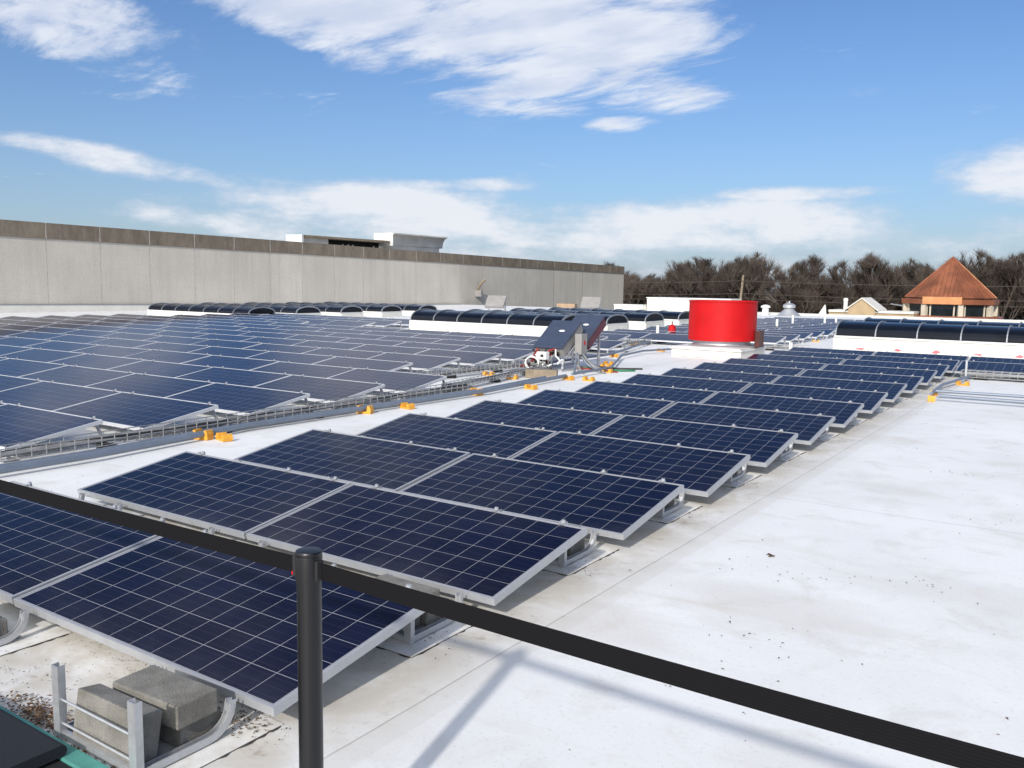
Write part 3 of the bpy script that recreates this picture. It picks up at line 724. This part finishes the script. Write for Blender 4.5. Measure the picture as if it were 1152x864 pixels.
for q in range(7):
    MB().tube(sag((rr.uniform(-.35, .3), -.05, rr.uniform(.3, .45)), (rr.uniform(-.5, .5), rr.uniform(-.45, -.1), rr.uniform(.1, .3)), rr.uniform(.05, .2), 9, .03), .016, 6).build('white_cable', M['white_plastic' if q % 2 else 'grey_cable'], e)
for q in range(13):
    MB().tube(sag((rr.uniform(-.45, .3), -.03, rr.uniform(.30, .46)), (rr.uniform(-.7, .1), rr.uniform(-.3, .2), .05), rr.uniform(.0, .08), 8, .03), .02, 6).build('black_cable', M['black_cable' if q % 3 else 'red_cable'], e)
MB().tube([(-.28+.16*math.cos(a*.5), -.22-.02*a*.1, .16+.13*math.sin(a*.5)) for a in range(0, 22)], .017, 6).build('loop', M['white_plastic'], e)
e = empty('flexible_conduits', (IX+.45, IY+.40, 0), 0, 'grey flexible conduits dropping from the disconnect box to the roof', 'conduit')
for q in range(8):
    x0 = -.02+rr.uniform(-.06, .1); y0 = rr.uniform(-.13, .13); an = rr.uniform(-2.2, .6); L = rr.uniform(.15, .5)
    p1 = Vector((x0*.6, y0*.7, .37)); p2 = Vector((x0+L*math.cos(an)*.5, y0+L*math.sin(an)*.5, .18)); p3 = Vector((x0+L*math.cos(an), y0+L*math.sin(an), .03)); p4 = Vector((x0+(L+.3)*math.cos(an), y0+(L+.3)*math.sin(an), .025))
    pts = []
    for k in range(11):
        u = k/10; pts.append(p1*(1-u)**3+3*p2*u*(1-u)**2+3*p3*u*u*(1-u)+p4*u**3)
    MB().tube(pts, .02, 8).build('flexible_conduit', M['grey_cable' if q % 4 else 'conduit_steel'], e, smooth=True)
e = empty('loose_cables', (-8.55, 16.0, 0), 0, 'loose green and red cables on the roof right of the inverter rack', 'cables')
MB().tube([(-.6, -.1, .05), (-.1, .15, .02), (.35, .05, .02), (.55, .3, .02)], .02, 6).build('green_cable', M['green_cable'], e)
MB().tube([(-.5, -.25, .05), (0, -.1, .02), (.4, -.2, .02)], .018, 6).build('red_cable', M['red_cable'], e)
MB().tube([(-.5, .3, .05), (.1, .45, .02), (.5, .75, .02)], .02, 6).build('black_cable', M['black_cable'], e)

# ------------------------------------------------------------------ red exhaust fan
fx, fy = -8.17, 21.6
e = empty('exhaust_fan', (fx, fy, 0), 0, 'large bright red cylindrical exhaust fan on a white curb', 'exhaust fan'); e.scale = (1.045, 1.045, 1.03)
MB().box(-.94, .80, -.87, .87, .004, .18).build('curb', M['white_membrane'], e, bevel=.02)
MB().box(-.97, .83, -.90, .90, .345, .385).build('curb_cap', M['white_paint'], e)
MB().box(-.92, .78, -.85, .85, .388, .41).build('base_plate', M['white_paint'], e)
MB().lathe([(.80, .412), (.80, .43), (.70, .47), (.68, .56), (.70, .60)], 40).build('inlet_ring', M['galvanised_steel'], e, smooth=True)
MB().lathe([(.80, .56), (.815, .565), (.815, 1.50), (.83, 1.505), (.83, 1.535), (.79, 1.535), (.79, 1.20), (.3, 1.2), (.3, .66), (.79, .6)], 48).build('shroud', M['red_paint'], e, smooth=True)
MB().box(-.012, .012, -.8165-.004, -.8165, .57, 1.50, Matrix.Rotation(R_(25), 4, 'Z')).build('lap_seam', M['red_paint'], e)
MB().box(.832, .95, -.05, .30, .42, .82).build('motor_cover', M['dark_red_paint'], e, bevel=.01)
MB().bar([(-.6, 0, 1.30), (.6, 0, 1.30)], .05, .05).build('damper_brace', M['galvanised_steel'], e)
for ch in e.children:
    if not ch.name.startswith('curb') or ch.name.startswith('curb_cap'): ch.location.z -= .16

# ------------------------------------------------------------------ barrel-vault skylights
def skylight(x0, x1, yf, zc, pitch, label, group, w=1.75, rise=.44, marks=0):
    e = empty('skylight', ((x0+x1)/2, yf+w/2, 0), 0, label, 'skylight', group)
    L = x1-x0; hx = L/2; hw = w/2
    MB().box(-hx-.05, hx+.05, -hw-.04, hw+.04, .004, zc-.06).build('curb', M['white_membrane'], e)
    MB().box(-hx-.02, hx+.02, -hw-.07, hw+.07, zc-.056, zc-.002).build('curb_frame', M['white_paint'], e)
    n = 16; sg = [(-hw*math.cos(PI*k/n), zc+rise*math.sin(PI*k/n)**.8) for k in range(n+1)]
    vs = []; fs = []
    for x in (-hx, hx): vs += [(x, p, q) for p, q in sg]
    for k in range(n): fs.append((k, k+1, k+n+2, k+n+1))
    gl = MB().add(vs, fs); gl.f += [tuple(range(n, -1, -1)), tuple(range(n+1, 2*n+2))]
    gl.build('glazing', M['smoked_acrylic'], e, smooth=True)
    nr = max(2, round(L/pitch)); 
    for k in range(nr+1):
        x = -hx + L*k/nr
        MB().bar([(x, p*1.012, zc+(q-zc)*1.03) for p, q in sg], .055, .03, (1, 0, 0)).build('rib', M['aluminium_rib'], e)
    for q in range(marks):
        u = -hx + .55 + q*(L-.8)/marks
        MB().prism([(u, .11+.03*(q % 2)), (u+.2-.05*(q % 3), .10), (u+.24, .145), (u+.11, .16+.02*(q % 3)), (u+.03, .14)], 'y', -hw-.046, -hw-.042).build('paint_mark', M['pink_marking'], e)
    return e
SG = 'barrel vault skylights'
for k in range(5):
    xe = (-31.2, -31.0, -30.7, -30.4, -30.1)[k]
    skylight(xe-7.4, xe, 25.3+2.55*k, .26, 1.06, 'dark barrel skylight near the concrete wall, %s of five from the front' % ORD[k], SG, 1.45, .29)
for k in range(4):
    skylight(-20.9, -14.55, 24.2+3.1*k, .41, 1.06, ('dark barrel skylight on a long white curb behind the inverter rack' if k == 0 else 'dark barrel skylight behind the inverter rack, %s of four from the front' % ORD[k]), SG, 1.6, (.36, .30, .30, .30)[k], 0 if k == 0 else 3)
for k in range(2):
    skylight(-6.25, 3.15, 25.25+3.1*k, .47, 1.04, ('dark barrel skylight on a white curb with pink marks, right, in front' if k == 0 else 'rear dark barrel skylight at right, below the copper-roofed tower'), SG, 1.65, .38, 9 if k == 0 else 0)
e = empty('red_cone', (-11.9, 26.9, 0), 0, 'small red marker standing against the skylight curbs left of the red fan', 'marker')
MB().lathe([(.2, .004), (.2, .03), (.15, .031), (.13, .3), (.11, .46), (.04, .5)], 16).build('body', M['red_paint'], e)
MB().lathe([(.02, .501), (.02, .6), (.01, .61)], 8).build('tip', M['dark_red_paint'], e)

# ------------------------------------------------------------------ small things far away on the roof
def vent(loc, h, r, label):
    e = empty('vent_pipe', loc, 0, label, 'vent pipe', 'white vent pipes')
    MB().lathe([(r, .004), (r, h), (r*.7, h), (r*.7, h-.05)], 12).build('pipe', M['white_plastic'], e, smooth=True)
    MB().lathe([(r*2.2, .004), (r*1.8, .02), (r*1.1, .06), (r*1.02, .10)], 12).build('boot', M['white_membrane'], e)
for p, h, lab in (((-10.62, 33.9, 0), .55, 'first white vent pipe right of the red fan among the far panels'), ((-11.2, 37.9, 0), .6, 'second white vent pipe right of the red fan among the far panels'), ((-10.2, 39.2, 0), .6, 'third white vent pipe among the far panels'), ((-9.9, 39.9, 0), .55, 'rightmost white vent pipe among the far panels'), ((-7.2, 24.3, 0), .26, 'short white vent pipe at the foot of the red fan'), ((-12.0, 26.0, 0), .5, 'thin white vent pipe at the basket end left of the red fan')):
    vent(p, h, .05, lab)
e = empty('mushroom_vent', (-18.3, 55.9, 0), 0, 'white mushroom vent at the far roof edge right of the red fan', 'roof vent')
MB().lathe([(.22, .004), (.20, .42), (.20, .45)], 16).build('stack', M['white_plastic'], e, smooth=True)
MB().lathe([(.26, .452), (.31, .49), (.28, .58), (.14, .64), (.03, .66)], 20).build('hood', M['white_plastic'], e, smooth=True)
e = empty('turbine_vent', (-16.7, 55.6, 0), 0, 'grey conical turbine vent beside the white mushroom vent', 'roof vent')
MB().lathe([(.75, .004), (.6, .12), (.32, .38), (.24, .46)], 20).build('base_cone', M['galvanised_steel'], e, smooth=True)
MB().lathe([(.25, .462), (.38, .52), (.38, .68), (.22, .78), (.06, .80), (.05, .92), (.03, .93)], 20).build('turbine', M['galvanised_steel'], e, smooth=True)
e = empty('roof_antenna', (-15.2, 57.9, -.17), 0, 'small white triangular fitting standing on the far parapet', 'roof fitting')
MB().prism([(-.25, .30), (.2, .30), (.12, .9)], 'y', -.08, .08).build('plate', M['white_plastic'], e)
MB().box(-.28, .25, -.12, .12, .302-.05, .30).build('foot', M['galvanised_steel'], e)
def slant_rack(loc, label, rz):
    e = empty('equipment_stand', loc, rz, label, 'equipment stand')
    Mx = Matrix.Rotation(R_(40), 4, 'X')
    MB().box(-.55, .55, 0, .95, .0, .14, Matrix.Translation((0, 0, .35)) @ Mx).build('slanted_cover', M['grey_enclosure'], e)
    for x in (-.5, .5):
        MB().bar([(x, .1, .004), (x, .1, .42)], .08, .08).build('leg', M['galvanised_steel'], e); MB().bar([(x, .6, .004), (x, .6, .80)], .08, .08).build('leg', M['galvanised_steel'], e)
    return e
slant_rack((-29.3, 41.2, 0), 'pale slanted equipment cover on legs before the far concrete wall', R_(20))
slant_rack((-24.8, 44.4, 0), 'second pale slanted equipment cover, beside the cardboard box near the far wall', R_(20))
e = empty('cardboard_box', (-24.6, 41.5, 0), .3, 'brown cardboard carton on the roof before the far concrete wall', 'carton')
MB().box(-.5, .5, -.35, .35, .3, .72).build('carton', M['cardboard'], e, bevel=.01); MB().box(-.5, .5, -.3, .3, .004, .29).build('pallet', M['weathered_wood'], e)
e = empty('wall_bracket', WA + wdir*45.2 + wn2*.12 + Vector((0, 0, 1.15)), 0, 'dark cable bracket fixed on the far concrete wall', 'bracket')
MB().tube([(0, 0, 0), (.5, 0, .7), (.7, .2, .9)], .1, 6).build('arm', M['weathered_wood'], e); MB().box(-.15, .5, -.1, .12, -.5, .02).build('box', M['grey_enclosure'], e)

# ------------------------------------------------------------------ copper tower and gabled building
TX, TY = -10.2, 75.0
e = empty('copper_tower', (TX, TY, -7), 0, 'octagonal tower with a pointed copper roof and dark windows behind the roof edge', 'tower')
view = math.atan2(-TX, -TY)    # direction from the tower to the viewer, from +Y
def oct_pt(r, k, z): 
    a = math.atan2(-TY, -TX) + R_(13) + R_(45)*k
    return Vector((r*math.cos(a), r*math.sin(a), z))
def octa(mb, r0, z0, r1, z1):
    r0, r1 = r0*.865, r1*.865
    vs = [oct_pt(r0, k, z0) for k in range(8)] + [oct_pt(r1, k, z1) for k in range(8)]
    return mb.add(vs, [tuple(range(7, -1, -1)), tuple(range(8, 16))] + [(k, (k+1) % 8, (k+1) % 8+8, k+8) for k in range(8)])
Z = 7.25; KR = .865
octa(MB(), 5.3, 0, 5.3, Z-1.2).build('base_wall', M['tan_stucco'], e)
octa(MB(), 5.0, Z-1.195, 4.35, Z-.42).build('skirt_roof', M['copper_sheet'], e)
octa(MB(), 3.55, Z-.415, 3.55, Z+.45).build('glass_drum', M['dark_glass'], e)
for k in range(8):
    p = oct_pt(3.18, k, 0); rz = math.atan2(p.y, p.x)
    MB().box(-.17, .17, -.17, .17, Z-.415, Z+.45, Matrix.Translation((p.x, p.y, 0)) @ Matrix.Rotation(rz, 4, 'Z')).build('column', M['cream_stucco'], e)
    q = oct_pt(3.13, k+1, 0)
    for u in (.16, .84):
        pp = p.lerp(q, u)*.985; a2 = math.atan2(*(reversed(((p+q)/2).to_2d())))
        MB().box(-.05, .05, -.05, .05, Z-.415, Z+.45, Matrix.Translation((pp.x, pp.y, 0)) @ Matrix.Rotation(a2, 4, 'Z')).build('mullion', M['cream_stucco'], e)
octa(MB(), 4.02, Z+.455, 4.02, Z+.84).build('fascia', M['copper_sheet'], e)
a0_, a1_ = oct_pt(4.06, 6, 0), oct_pt(4.06, 7, 0)
# roof
ap = 11.25
octa(MB(), 3.72, Z+.925, .05, ap).build('roof', M['copper_sheet'], e)
sm = MB(); rg = MB(); vr = Vector((-TY, TX, 0)).normalized()*-1
bright = max(range(8), key=lambda k: oct_pt(1, k, 0).dot(vr))
for k in range(8):
    p, q, t_ = oct_pt(3.25, k, Z+.95), oct_pt(3.25, k+1, Z+.95), Vector((0, 0, ap+.03))
    (rg if k == bright else sm).tube([p, t_], .055, 5)
    for u in range(1, 8):
        b0 = p.lerp(q, u/8); f_ = 1-abs(u/8-.5)*2
        tp = b0.lerp((p+q)/2 + (t_-(p+q)/2), .0)
        dirv = (t_-(p+q)/2)
        sm.tube([b0, b0 + dirv*f_*.97], .022, 4)
sm.build('standing_seam', M['copper_sheet'], e); rg.build('ridge', M['new_copper'], e)
# newer, brighter fascia and skirt boards on the face towards the roof
best = max(range(8), key=lambda k: ((oct_pt(1, k, 0)+oct_pt(1, k+1, 0)).normalized()).dot(Vector((-TX, -TY, 0)).normalized()))
p, q = oct_pt(3.505, best, 0), oct_pt(3.505, best+1, 0)
MB().add([(*p.xy, Z+.46), (*q.xy, Z+.46), (*q.xy, Z+1.0), (*p.xy, Z+1.0), *[(v.x*.99, v.y*.99, z) for v, z in ((p, Z+.46), (q, Z+.46), (q, Z+1.0), (p, Z+1.0))]], [(0, 1, 2, 3), (7, 6, 5, 4), (0, 4, 5, 1), (1, 5, 6, 2), (2, 6, 7, 3), (3, 7, 4, 0)]).build('new_fascia', M['new_copper'], e)

e = empty('gabled_building', (-15.6, 71.5, -6.9), 0, 'small beige building with a pointed gable, left of the copper tower', 'building'); e.scale = (.85, .85, .985)
MB().prism([(-1.15, 0), (1.15, 0), (1.15, 7.25), (0, 8.0), (-1.15, 7.25)], 'y', -1.5, 2).build('gable_wall', M['tan_stucco'], e)
for sg_ in (-1, 1):
    MB().prism([(sg_*1.42, 7.10), (sg_*1.42, 7.20), (sg_*.012, 8.12), (sg_*.012, 8.02)], 'y', -1.62, 2.1).build('roof', M['white_membrane'], e)
for xa_, xb_ in ((-2.9, -1.16), (1.16, 4.3)):
    MB().box(xa_, xb_, -1.2, 2, 0, 6.95).build('side_wall', M['tan_stucco'], e)
    MB().box(xa_-.01, xb_+.01, -1.3, 2.1, 6.953, 7.12).build('flat_roof', M['white_membrane'], e)
MB().lathe([(.18, 7.153), (.18, 7.8), (.22, 7.85), (.2, 8.0), (.1, 8.05)], 12, (-1.75, 0)).build('chimney', M['white_plastic'], e)

# ------------------------------------------------------------------ poles and wires
def pole(x, y, ztop, lean, label, arm=0):
    e = empty('utility_pole', (x, y, -7), 0, label, 'utility pole')
    MB().tube([(0, 0, 0), (lean, 0, ztop+7)], .17, 8, r2=.12).build('pole', M['weathered_wood'], e, smooth=True)
    if arm: MB().bar([(lean, 0, ztop+6.9), (lean-arm, .2, ztop+7.1)], .10, .10).build('arm', M['aluminium_rib'], e)
pole(-33.8, 93.0, 3.05, .75, 'leaning wooden utility pole rising above the red fan')
pole(-30.0, 99, .2, 0, 'short wooden pole right of the red fan before the trees')
pole(-15.6, 88.0, .3, 0, 'slender pole with a lamp arm between the gabled building and the tower', 1.4)
def power_line(za, zb, y, label):
    pts = []
    xs = [-62, -33.2, 6, 50]
    for a, b in zip(xs[:-1], xs[1:]):
        for k in range(12):
            u = k/12; pts.append((a+(b-a)*u, y, za+(zb-za)*(a+(b-a)*u+62)/112 - .9*4*u*(1-u)*.35))
    pts.append((50, y, zb))
    tag(MB().tube(pts, .028, 5).build('power_line', M['wire']), label, 'power line', 'power lines')
power_line(1.0, 1.25, 93.1, 'upper of two thin power lines strung before the trees')
power_line(.45, .7, 93.4, 'lower of two thin power lines strung before the trees')
power_line(2.4, 2.5, 92.8, 'faint topmost power line near the top of the leaning pole')

# ------------------------------------------------------------------ trees
def tree_mesh(seed, H, spread, twiggy=1.0):
    rr = random.Random(seed); limbs = MB(); twigs = MB()
    def tw(p, d, L, w):
        s = d.cross(Vector((rr.uniform(-1, 1), rr.uniform(-1, 1), rr.uniform(-1, 1)))).normalized()*w
        mid = p + d*L*.55 + Vector((rr.uniform(-.1, .1), rr.uniform(-.1, .1), .04))*L
        twigs.add([p-s, p+s, mid+s*.7, mid-s*.7], [(0, 1, 2, 3)]); twigs.add([mid-s*.7, mid+s*.7, p+d*L+Vector((0, 0, .08*L))], [(0, 1, 2)])
    def grow(p, d, L, r, lev):
        n = 3; pts = [p]; dd = d.copy()
        for k in range(n):
            dd = (dd + Vector((rr.uniform(-.16, .16), rr.uniform(-.16, .16), rr.uniform(-.02, .17)))).normalized()
            pts.append(pts[-1] + dd*L/n)
        r = max(r, .034); limbs.tube(pts, r, 6 if lev < 2 else 3, cap=False, r2=max(.02, r*.58))
        if lev >= 4:
            for k in range(int(26*twiggy)):
                u = rr.uniform(.1, 1); q = pts[0].lerp(pts[-1], u)
                a = (dd + Vector((rr.uniform(-.75, .75), rr.uniform(-.75, .75), rr.uniform(-.25, .75)))).normalized()
                tw(q, a, rr.uniform(.5, 1.4), .013)
            return
        kids = (rr.randint(6, 8), rr.randint(4, 5), 4, 4)[lev]
        for k in range(kids):
            u = 1.0 if k == 0 else rr.uniform(.42 if lev else .32, 1.0)
            idx = min(int(u*n), n-1); q = pts[idx].lerp(pts[idx+1], u*n-idx)
            th = rr.uniform(0, 2*PI); op = rr.uniform(.35, .85)*spread
            if k == 0: op *= .35
            side = Vector((math.cos(th), math.sin(th), 0)); side = (side - dd*side.dot(dd)).normalized()
            nd = (dd*math.cos(op) + side*math.sin(op) + Vector((0, 0, .10))).normalized()
            grow(q, nd, L*rr.uniform(.58, .80)*(.90 if lev else .86), r*.52*(1.15 if k == 0 else rr.uniform(.7, 1)), lev+1)
    grow(Vector((0, 0, 0)), Vector((rr.uniform(-.05, .05), rr.uniform(-.05, .05), 1)).normalized(), H*.40, H*.020, 0)
    zmax = max(v[2] for v in limbs.v+twigs.v); k = H/zmax
    def dome(p):      # winter crowns end in a rounded outline
        x, y, z = p; R0, cz, rz_ = .40*H*spread**.5, .56*H, .46*H
        q = math.sqrt((x/R0)**2+(y/R0)**2+((z-cz)/rz_)**2)
        if z < cz*.6 or q < .72: return p
        f = (.72+(q-.72)*.40)/q
        return (x*f, y*f, cz+(z-cz)*f)
    for mb in (limbs, twigs): mb.v = [dome((x*k, y*k, z*k)) for x, y, z in mb.v]
    zmax = max(v[2] for v in limbs.v+twigs.v); k = H/zmax
    for mb in (limbs, twigs): mb.v = [(x*k, y*k, z*k) for x, y, z in mb.v]
    return limbs.mesh('trunk', M['pale_bark' if seed % 3 == 0 else 'bark']), twigs.mesh('crown', M['twigs'])
VAR = [tree_mesh(s, 13.0, sp_) for s, sp_ in ((3, 1.0), (11, 1.15), (20, .9), (27, 1.1), (34, 1.2))]
tr_r = random.Random(5)
def px_dir(px):   # azimuth seen at a column of the photograph's horizon
    return YAW + math.atan((px-576)/F_PX)
LAB = {0: 'front', 1: 'second', 2: 'third'}
def put_tree(px, dist, h, var, label, rz):
    a = px_dir(px); e = empty('bare_tree', (dist*math.sin(a), dist*math.cos(a), -7), rz, label, 'tree', 'bare winter trees beyond the roof')
    s = h/13.0; e.scale = (s*tr_r.uniform(.95, 1.15), s*tr_r.uniform(.95, 1.15), s)
    link('trunk', VAR[var][0], e); link('crown', VAR[var][1], e)
# crown tops as they stand against the sky (column, height above camera in the photo)
SKYLINE = [(668, 294), (690, 297), (716, 303), (745, 293), (775, 288), (803, 290), (828, 292), (853, 281), (884, 300), (915, 286), (948, 292), (978, 284), (1008, 289), (1030, 300), (1056, 290), (1084, 281), (1112, 292), (1140, 283), (1166, 282), (650, 298)]
SKYLINE.sort()
k = 0
for i, (px, py) in enumerate(SKYLINE):
    d = 118 + tr_r.uniform(-5, 8)
    h = (322 + (px-576)*.0146 - py - 1)/F_PX*d*1.02*math.cos(px_dir(px)-YAW) + 1.77 + 7
    put_tree(px, d, h, (i*3+1) % 5, 'bare brown winter tree of the front row, %s from the left behind the roof' % ORD[i], tr_r.uniform(0, 6.28))
for row, (d0, n, hm) in enumerate(((130, 20, 9.8), (144, 20, 10.2))):
    for i in range(n):
        px = 640 + (1185-640)*(i+.5)/n + tr_r.uniform(-8, 8)
        put_tree(px, d0+tr_r.uniform(-5, 5), hm*tr_r.uniform(.80, 1.10), tr_r.randrange(5), 'bare grey-brown tree of the %s row of the wood, %s from the left' % (('middle', 'rear')[row], ORD[i]), tr_r.uniform(0, 6.28))
# the wood's undergrowth and far depth read as one mass
mb = MB(); br = random.Random(9)
for q in range(30000):
    a = px_dir(br.uniform(600, 1230)); d = br.uniform(122, 165); x, y = d*math.sin(a), d*math.cos(a)
    top = -7 + br.uniform(2.0, 8.2) + 1.2*math.sin(x*.35+y*.2); z0 = br.uniform(-7, top-1.2)
    L = br.uniform(.8, 2.2); w = br.uniform(.03, .07)
    dx_, dy_ = br.uniform(-.7, .7), br.uniform(-.7, .7); th = br.uniform(0, PI)
    sx_, sy_ = w*math.cos(th), w*math.sin(th)
    mb.add([(x-sx_, y-sy_, z0), (x+sx_, y+sy_, z0), (x+dx_*L+sx_*.4, y+dy_*L+sy_*.4, z0+L), (x+dx_*L-sx_*.4, y+dy_*L-sy_*.4, z0+L)], [(0, 1, 2, 3)])
tag(mb.build('undergrowth', M['brush_twigs']), 'dense brown winter undergrowth filling the wood below the tree crowns', 'undergrowth', kind='stuff')
hb = MB(); hr = random.Random(2); vs = []; fs = []; NS = 60
for i in range(NS+1):
    a = px_dir(520) + (px_dir(1260)-px_dir(520))*i/NS
    for j, (d, z) in enumerate(((168, -7), (172, -1.0), (185, 1.2), (230, 1.5))):
        vs.append((d*math.sin(a), d*math.cos(a), z + (hr.uniform(-.8, .8) if j in (1, 2) else 0)))
for i in range(NS):
    for j in range(3): fs.append((i*4+j, i*4+j+1, i*4+j+5, i*4+j+4))
tag(hb.add(vs, fs).build('wooded_hill', M['brush_twigs']), kind='structure')

# ------------------------------------------------------------------ belt barrier in the foreground
def stanchion(x, y, label):
    e = empty('barrier_post', (x, y, 0), 0, label, 'barrier post', 'black belt barrier posts')
    MB().lathe([(.18, .004), (.18, .012), (.15, .028), (.04, .036), (.037, .05), (.037, .06)], 32).build('base', M['black_powder_coat'], e, smooth=True)
    MB().lathe([(.0345, .061), (.0345, .935), (.0345, .936)], 28).build('pole', M['black_powder_coat'], e, smooth=True)
    hd = MB().lathe([(.0375, .937), (.0375, 1.006), (.0365, 1.010)], 28); hd.build('belt_head', M['black_powder_coat'], e, smooth=True)
    MB().lathe([(.0365, 1.0105), (.0375, 1.013), (.0375, 1.019), (.035, 1.023), (.02, 1.0245), (.002, 1.025)], 28).build('cap', M['black_powder_coat'], e, smooth=True)
    MB().box(-.053, -.034, -.014, .014, .942, 1.002).build('belt_clip', M['black_rubber'], e, bevel=.003)
    MB().box(.034, .046, -.012, .012, .944, 1.000).build('belt_slot', M['black_rubber'], e, bevel=.002)
    MB().box(-.055, -.0505, -.0145, -.008, .946, .956).build('release_tab', M['red_paint'], e)
    return e
PXs = (-1.795, 1.645)
stanchion(*PXs, 'slim black barrier post with a flat cap in the foreground')
stanchion(PXs[0]-4.2, PXs[1]-.03, 'black barrier post at the left end of the belt')
stanchion(PXs[0]+2.25, PXs[1]-.01, 'black barrier post at the right end of the belt')
def belt(xa, ya, xb, yb, drop, label):
    n = 24; vs = []; fs = []
    for i in range(n+1):
        u = i/n; x = xa+(xb-xa)*u; y = ya+(yb-ya)*u; z = .972 - drop*4*u*(1-u)
        tw = .04*math.sin(PI*u)
        for s, dy in ((-.0245, -.001), (.0245, -.001), (.0245, .001), (-.0245, .001)): vs.append((x, y+dy+s*tw, z+s))
    for i in range(n):
        for k in range(4):
            a, b = i*4+k, i*4+(k+1) % 4; fs.append((a, b, b+4, a+4))
    fs += [(3, 2, 1, 0), tuple(n*4+k for k in range(4))]
    return tag(MB().add(vs, fs).build('barrier_belt', M['black_webbing']), label, 'barrier belt')
belt(PXs[0]-4.15, PXs[1]-.03, PXs[0]-.055, PXs[1], .010, 'black webbing belt stretched left from the foreground post')
belt(PXs[0]+.048, PXs[1], PXs[0]+2.2, PXs[1]-.01, .008, 'black webbing belt stretched right from the foreground post over the white roof')

# teal edged board with dark felt at the lower left
e = empty('roof_walkway', (-4.2, 1.3, 0), 0, 'teal-painted board edge lying on the roof at the lower left corner', 'walkway board')
MB().box(-1.6, 1.75, -.6, .262, .004, .030).build('board', M['black_rubber'], e)
MB().box(-1.6, 1.75, .265, .335, .004, .040).build('teal_edge', M['teal_paint'], e, bevel=.006)
mb = MB(); n = 10
pts = []
for k in range(n+1):
    a = -PI/2 + PI*k/n; pts.append((.022*math.cos(a), .066+.022*math.sin(a)))
prof = [(-.8, .044)] + [(.265+p, q) for p, q in pts] + [(-.8, .088)]
o = MB().prism(prof, 'x', -1.55, 1.19).build('felt_mat', M['charcoal_felt'], None, (-4.2, 1.3, 0)); tag(o, 'charcoal felt mat folded over the teal board at the lower left corner', 'mat')

# ------------------------------------------------------------------ dry leaves and grit on the membrane
lf = MB(); lr = random.Random(12)
def leaf(x, y, z, s):
    a = lr.uniform(0, 2*PI); c, q = math.cos(a), math.sin(a); L = s; w = s*lr.uniform(.3, .55); hh = s*lr.uniform(.05, .35)
    P0 = [(-L/2, 0, 0), (0, -w/2, hh), (L/2, 0, hh*.3), (0, w/2, hh*.8)]
    lf.add([(x+c*p-q*r, y+q*p+c*r, z+h_) for p, r, h_ in P0], [(0, 1, 2), (0, 2, 3)])
def scatter(n, cx_, cy_, sx_, sy_, s0, s1, z=.008):
    for _ in range(n): leaf(lr.gauss(cx_, sx_), lr.gauss(cy_, sy_), z+lr.uniform(0, .006), lr.uniform(s0, s1))
scatter(420, -3.45, 1.72, .13, .045, .010, .030)
scatter(200, -3.05, 1.68, .22, .02, .010, .028)
scatter(90, -3.75, 1.86, .25, .10, .006, .016)
scatter(240, -3.55, 2.22, .30, .07, .004, .014)
scatter(160, -2.75, 2.16, .10, .05, .008, .022)
for i in range(0, 9):
    scatter(60, -2.72, Y0+i*PR+1.08, .18, .10, .006, .020, .010)
    scatter(25, -2.95, Y0+i*PR+.75, .25, .12, .005, .014)
for _ in range(270):
    leaf(lr.uniform(-2.3, 4.5), 2.0+lr.random()**1.5*14, .004, lr.uniform(.006, .022))
for cx_, cy_ in ((-1.6, 5.3), (-.9, 5.6), (-1.3, 4.3), (-.4, 7.5), (-1.1, 9.3), (.5, 8.0), (-1.9, 12.5), (-1.3, 3.5), (-2.0, 10.6)):
    scatter(18, cx_, cy_, .20, .09, .006, .022, .004)
leaf(-1.72, 5.62, .004, .07); leaf(-1.74, 5.63, .006, .05)
for _ in range(80): leaf(lr.uniform(-8.1, -6.6), lr.uniform(3.5, 14), .004, lr.uniform(.006, .02))
tag(lf.build('dry_leaves', M['dry_leaf']), 'scattered dry brown leaves and grit on the white roof', 'leaves', kind='stuff')
